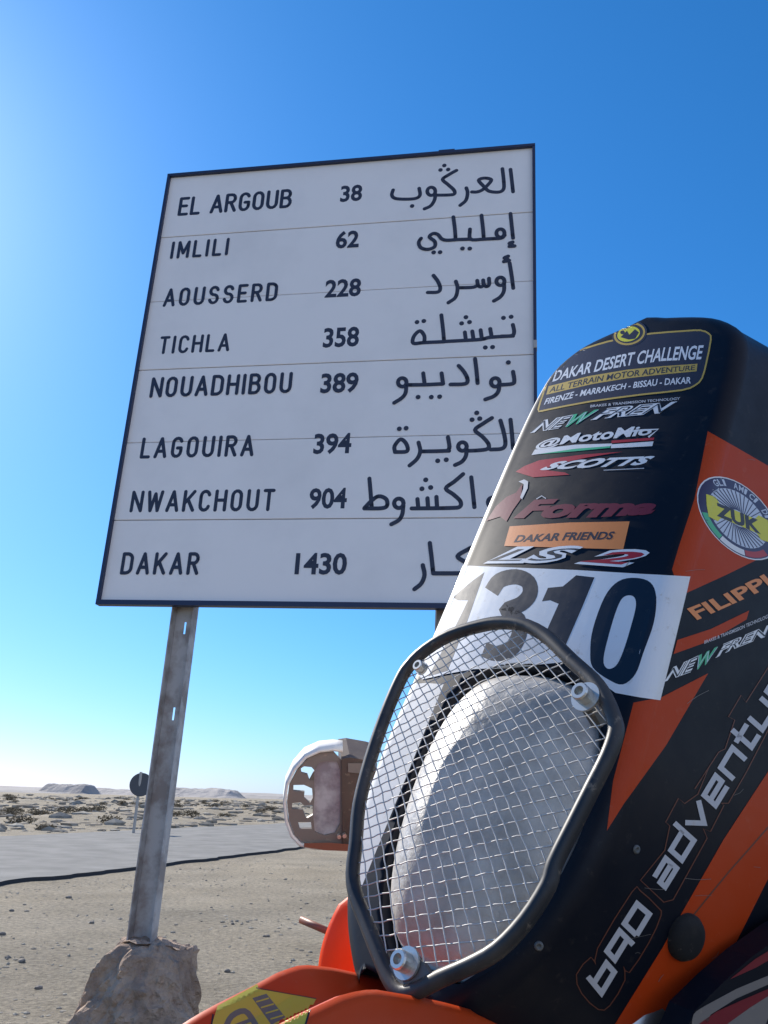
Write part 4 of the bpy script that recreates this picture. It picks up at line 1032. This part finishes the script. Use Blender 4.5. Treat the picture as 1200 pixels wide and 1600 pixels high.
loft('seat', [sup(f, w, u, h, 4) for f, w, u, h in ((-.72, .09, -.30, .04), (-.85, .12, -.31, .045), (-1.1, .14, -.29, .05), (-1.35, .12, -.26, .045), (-1.5, .08, -.24, .03))], M_seat)
mb = MB(); mb.box(bk(-.62, 0, -.72), (BF, BL, BU), (.20, .11, .14), bev=.03); mb.box(bk(-.50, 0, -.52), (nrm(BF + .3 * BU), BL, nrm(BU - .3 * BF)), (.09, .08, .12), bev=.015); mb.lathe(bk(-.62, .11, -.74), BL, [(0, .05), (.08, .05), (.10, .02), (.10, 0)], 28); mb.obj('engine', M_engine, moto, MO)
def wheel(name, f, r, tw):
    t = MB(); rr = r - tw; prof = []
    for i in range(13): a = math.radians(-110 + 220 * i / 12); prof.append((rr + tw * .55 + math.cos(a) * tw * .45, math.sin(a) * tw * .55))
    t.lathe(bk(f, 0, -GU + r), BL, prof, 56)
    for i in range(56):
        a = 2 * math.pi * i / 56
        for s in (-1, 1):
            d = BF * math.cos(a) + BU * math.sin(a); t.box(bk(f, s * tw * .22, -GU + r) + d * (r - .012), (BL, np.cross(d, BL), d), (tw * .16, .011, .010))
    w = t.obj(name, M_rubber, moto, MO)
    t = MB(); t.lathe(bk(f, 0, -GU + r), BL, [(rr + .004, -.03), (rr - .014, -.018), (rr - .014, .018), (rr + .004, .03)], 56); t.lathe(bk(f, 0, -GU + r), BL, [(.0, -.06), (.035, -.06), (.022, -.03), (.022, .03), (.035, .06), (0, .06)], 24)
    for i in range(32):
        a = 2 * math.pi * i / 32; d = BF * math.cos(a) + BU * math.sin(a); a2 = a + (.35 if i % 2 else -.35); d2 = BF * math.cos(a2) + BU * math.sin(a2)
        t.tube([bk(f, (.03 if i % 4 < 2 else -.03), -GU + r) + d2 * .03, bk(f, 0, -GU + r) + d * (rr - .01)], .002, 5)
    t.obj('rim', M_alu, w, MO); return w
wheel('front_wheel', .30, .345, .075); wheel('rear_wheel', -1.20, .325, .10)
for s in (-1, 1):
    mb = MB(); mb.tube([bk(-.16, s * .10, -.12), bk(.09, s * .10, -.55)], .027, 14); mb.tube([bk(.09, s * .10, -.55), bk(.30, s * .10, -GU + .345)], .033, 14); mb.obj('fork_leg', M_alu, moto, MO, smooth=True)
mb = MB(); mb.tube([bk(-.24, -.40, -.27), bk(-.18, -.20, -.22), bk(-.13, -.05, -.22), bk(-.13, .05, -.22), bk(-.18, .20, -.22), bk(-.24, .40, -.27)], .013, 12); hb = mb.obj('handlebar', M_tube, moto, MO, smooth=True)
for s in (-1, 1): mb = MB(); mb.tube([bk(-.24, s * .40, -.27), bk(-.21, s * .30, -.245)], .018, 14); mb.obj('grip', M_rubber, hb, MO, smooth=True)
mb = MB(); mb.tube([bk(-.24, -.39, -.27), at(585, 1235, HD + .06), at(560, 1240, HD + .04)], .008, 8); mb.obj('guard_arm', M_tube, moto, MO, smooth=True)
mb = MB(); mb.tube([bk(-.18, 0, -.14), bk(-.40, .10, -.40), bk(-.60, .13, -.85), bk(-.85, .12, -.80), bk(-.80, .12, -.38), bk(-.40, .10, -.38)], .018, 10); mb.tube([bk(-.18, 0, -.16), bk(-.40, -.10, -.40), bk(-.60, -.13, -.85), bk(-.85, -.12, -.80), bk(-.80, -.12, -.38), bk(-1.45, -.06, -.32)], .018, 10); mb.obj('frame', M_orange, moto, MO, smooth=True)
for s in (-1, 1): mb = MB(); mb.tube([bk(-.80, s * .10, -.80), bk(-1.0, s * .11, -.82), bk(-1.20, s * .11, -GU + .325)], .025, 10); mb.obj('swingarm', M_alu, moto, MO, smooth=True)
mb = MB(); mb.tube([bk(-.45, -.12, -.60), bk(-.75, -.17, -.70), bk(-1.0, -.17, -.50)], .022, 12); mb.tube([bk(-1.0, -.17, -.50), bk(-1.05, -.17, -.47), bk(-1.45, -.17, -.33)], [.03, .05, .05], 16); mb.obj('exhaust', M_engine, moto, MO, smooth=True)
gx = bk(-.75, .30, -1.0); mb = MB(); mb.tube([bk(-.72, .13, -.82), (gx[0], gx[1], .012)], .012, 10); mb.obj('side_stand', M_tube, moto, MO, smooth=True)
# striped tank side low on the right of the picture
def tank_shroud():
    def P(x, y, l): return on_plane(x, y, bk(0, l, 0) , nrm(BL + .25 * BF))
    outl = [(1060, 1640), (1085, 1580), (1130, 1535), (1175, 1495), (1230, 1455), (1330, 1400), (1400, 1420), (1400, 1700), (1180, 1720), (1060, 1700)]
    V2, F2 = fill([outl]); k = len(outl); LL = .16
    mb = MB(); a = [P(x, y, LL) for x, y in V2]; b = [p - BL * .02 for p in a]
    mb.add(a, F2); mb.add(b, F2); mb.add(a + b, [(i, (i + 1) % k, k + (i + 1) % k, k + i) for i in range(k)])
    o = recalc(mb.obj('tank_shroud', M_black, moto, MO)); bv = BVHTree.FromPolygons([Vector(p) for p in a], F2)
    s = Sticker(bv, thr=14)
    s.poly([(1052, 1602), (1100, 1572), (1150, 1545), (1200, 1524), (1300, 1480), (1300, 1500), (1200, 1538), (1150, 1560), (1110, 1585), (1090, 1640), (1050, 1640)], M_dimgrey, 1)
    s.poly([(1085, 1604), (1120, 1580), (1160, 1562), (1200, 1545), (1280, 1515), (1280, 1530), (1200, 1562), (1150, 1590), (1130, 1640), (1080, 1640)], M_dkred, 1)
    s.poly([(1130, 1604), (1170, 1575), (1200, 1556), (1280, 1522), (1280, 1560), (1200, 1590), (1180, 1640), (1120, 1640)], M_dimgrey, 2)
    s.poly([(1140, 1530), (1180, 1498), (1240, 1462), (1240, 1478), (1180, 1512)], M_dkred, 1)
    s.obj('stripe_sticker', None, o)
tank_shroud()
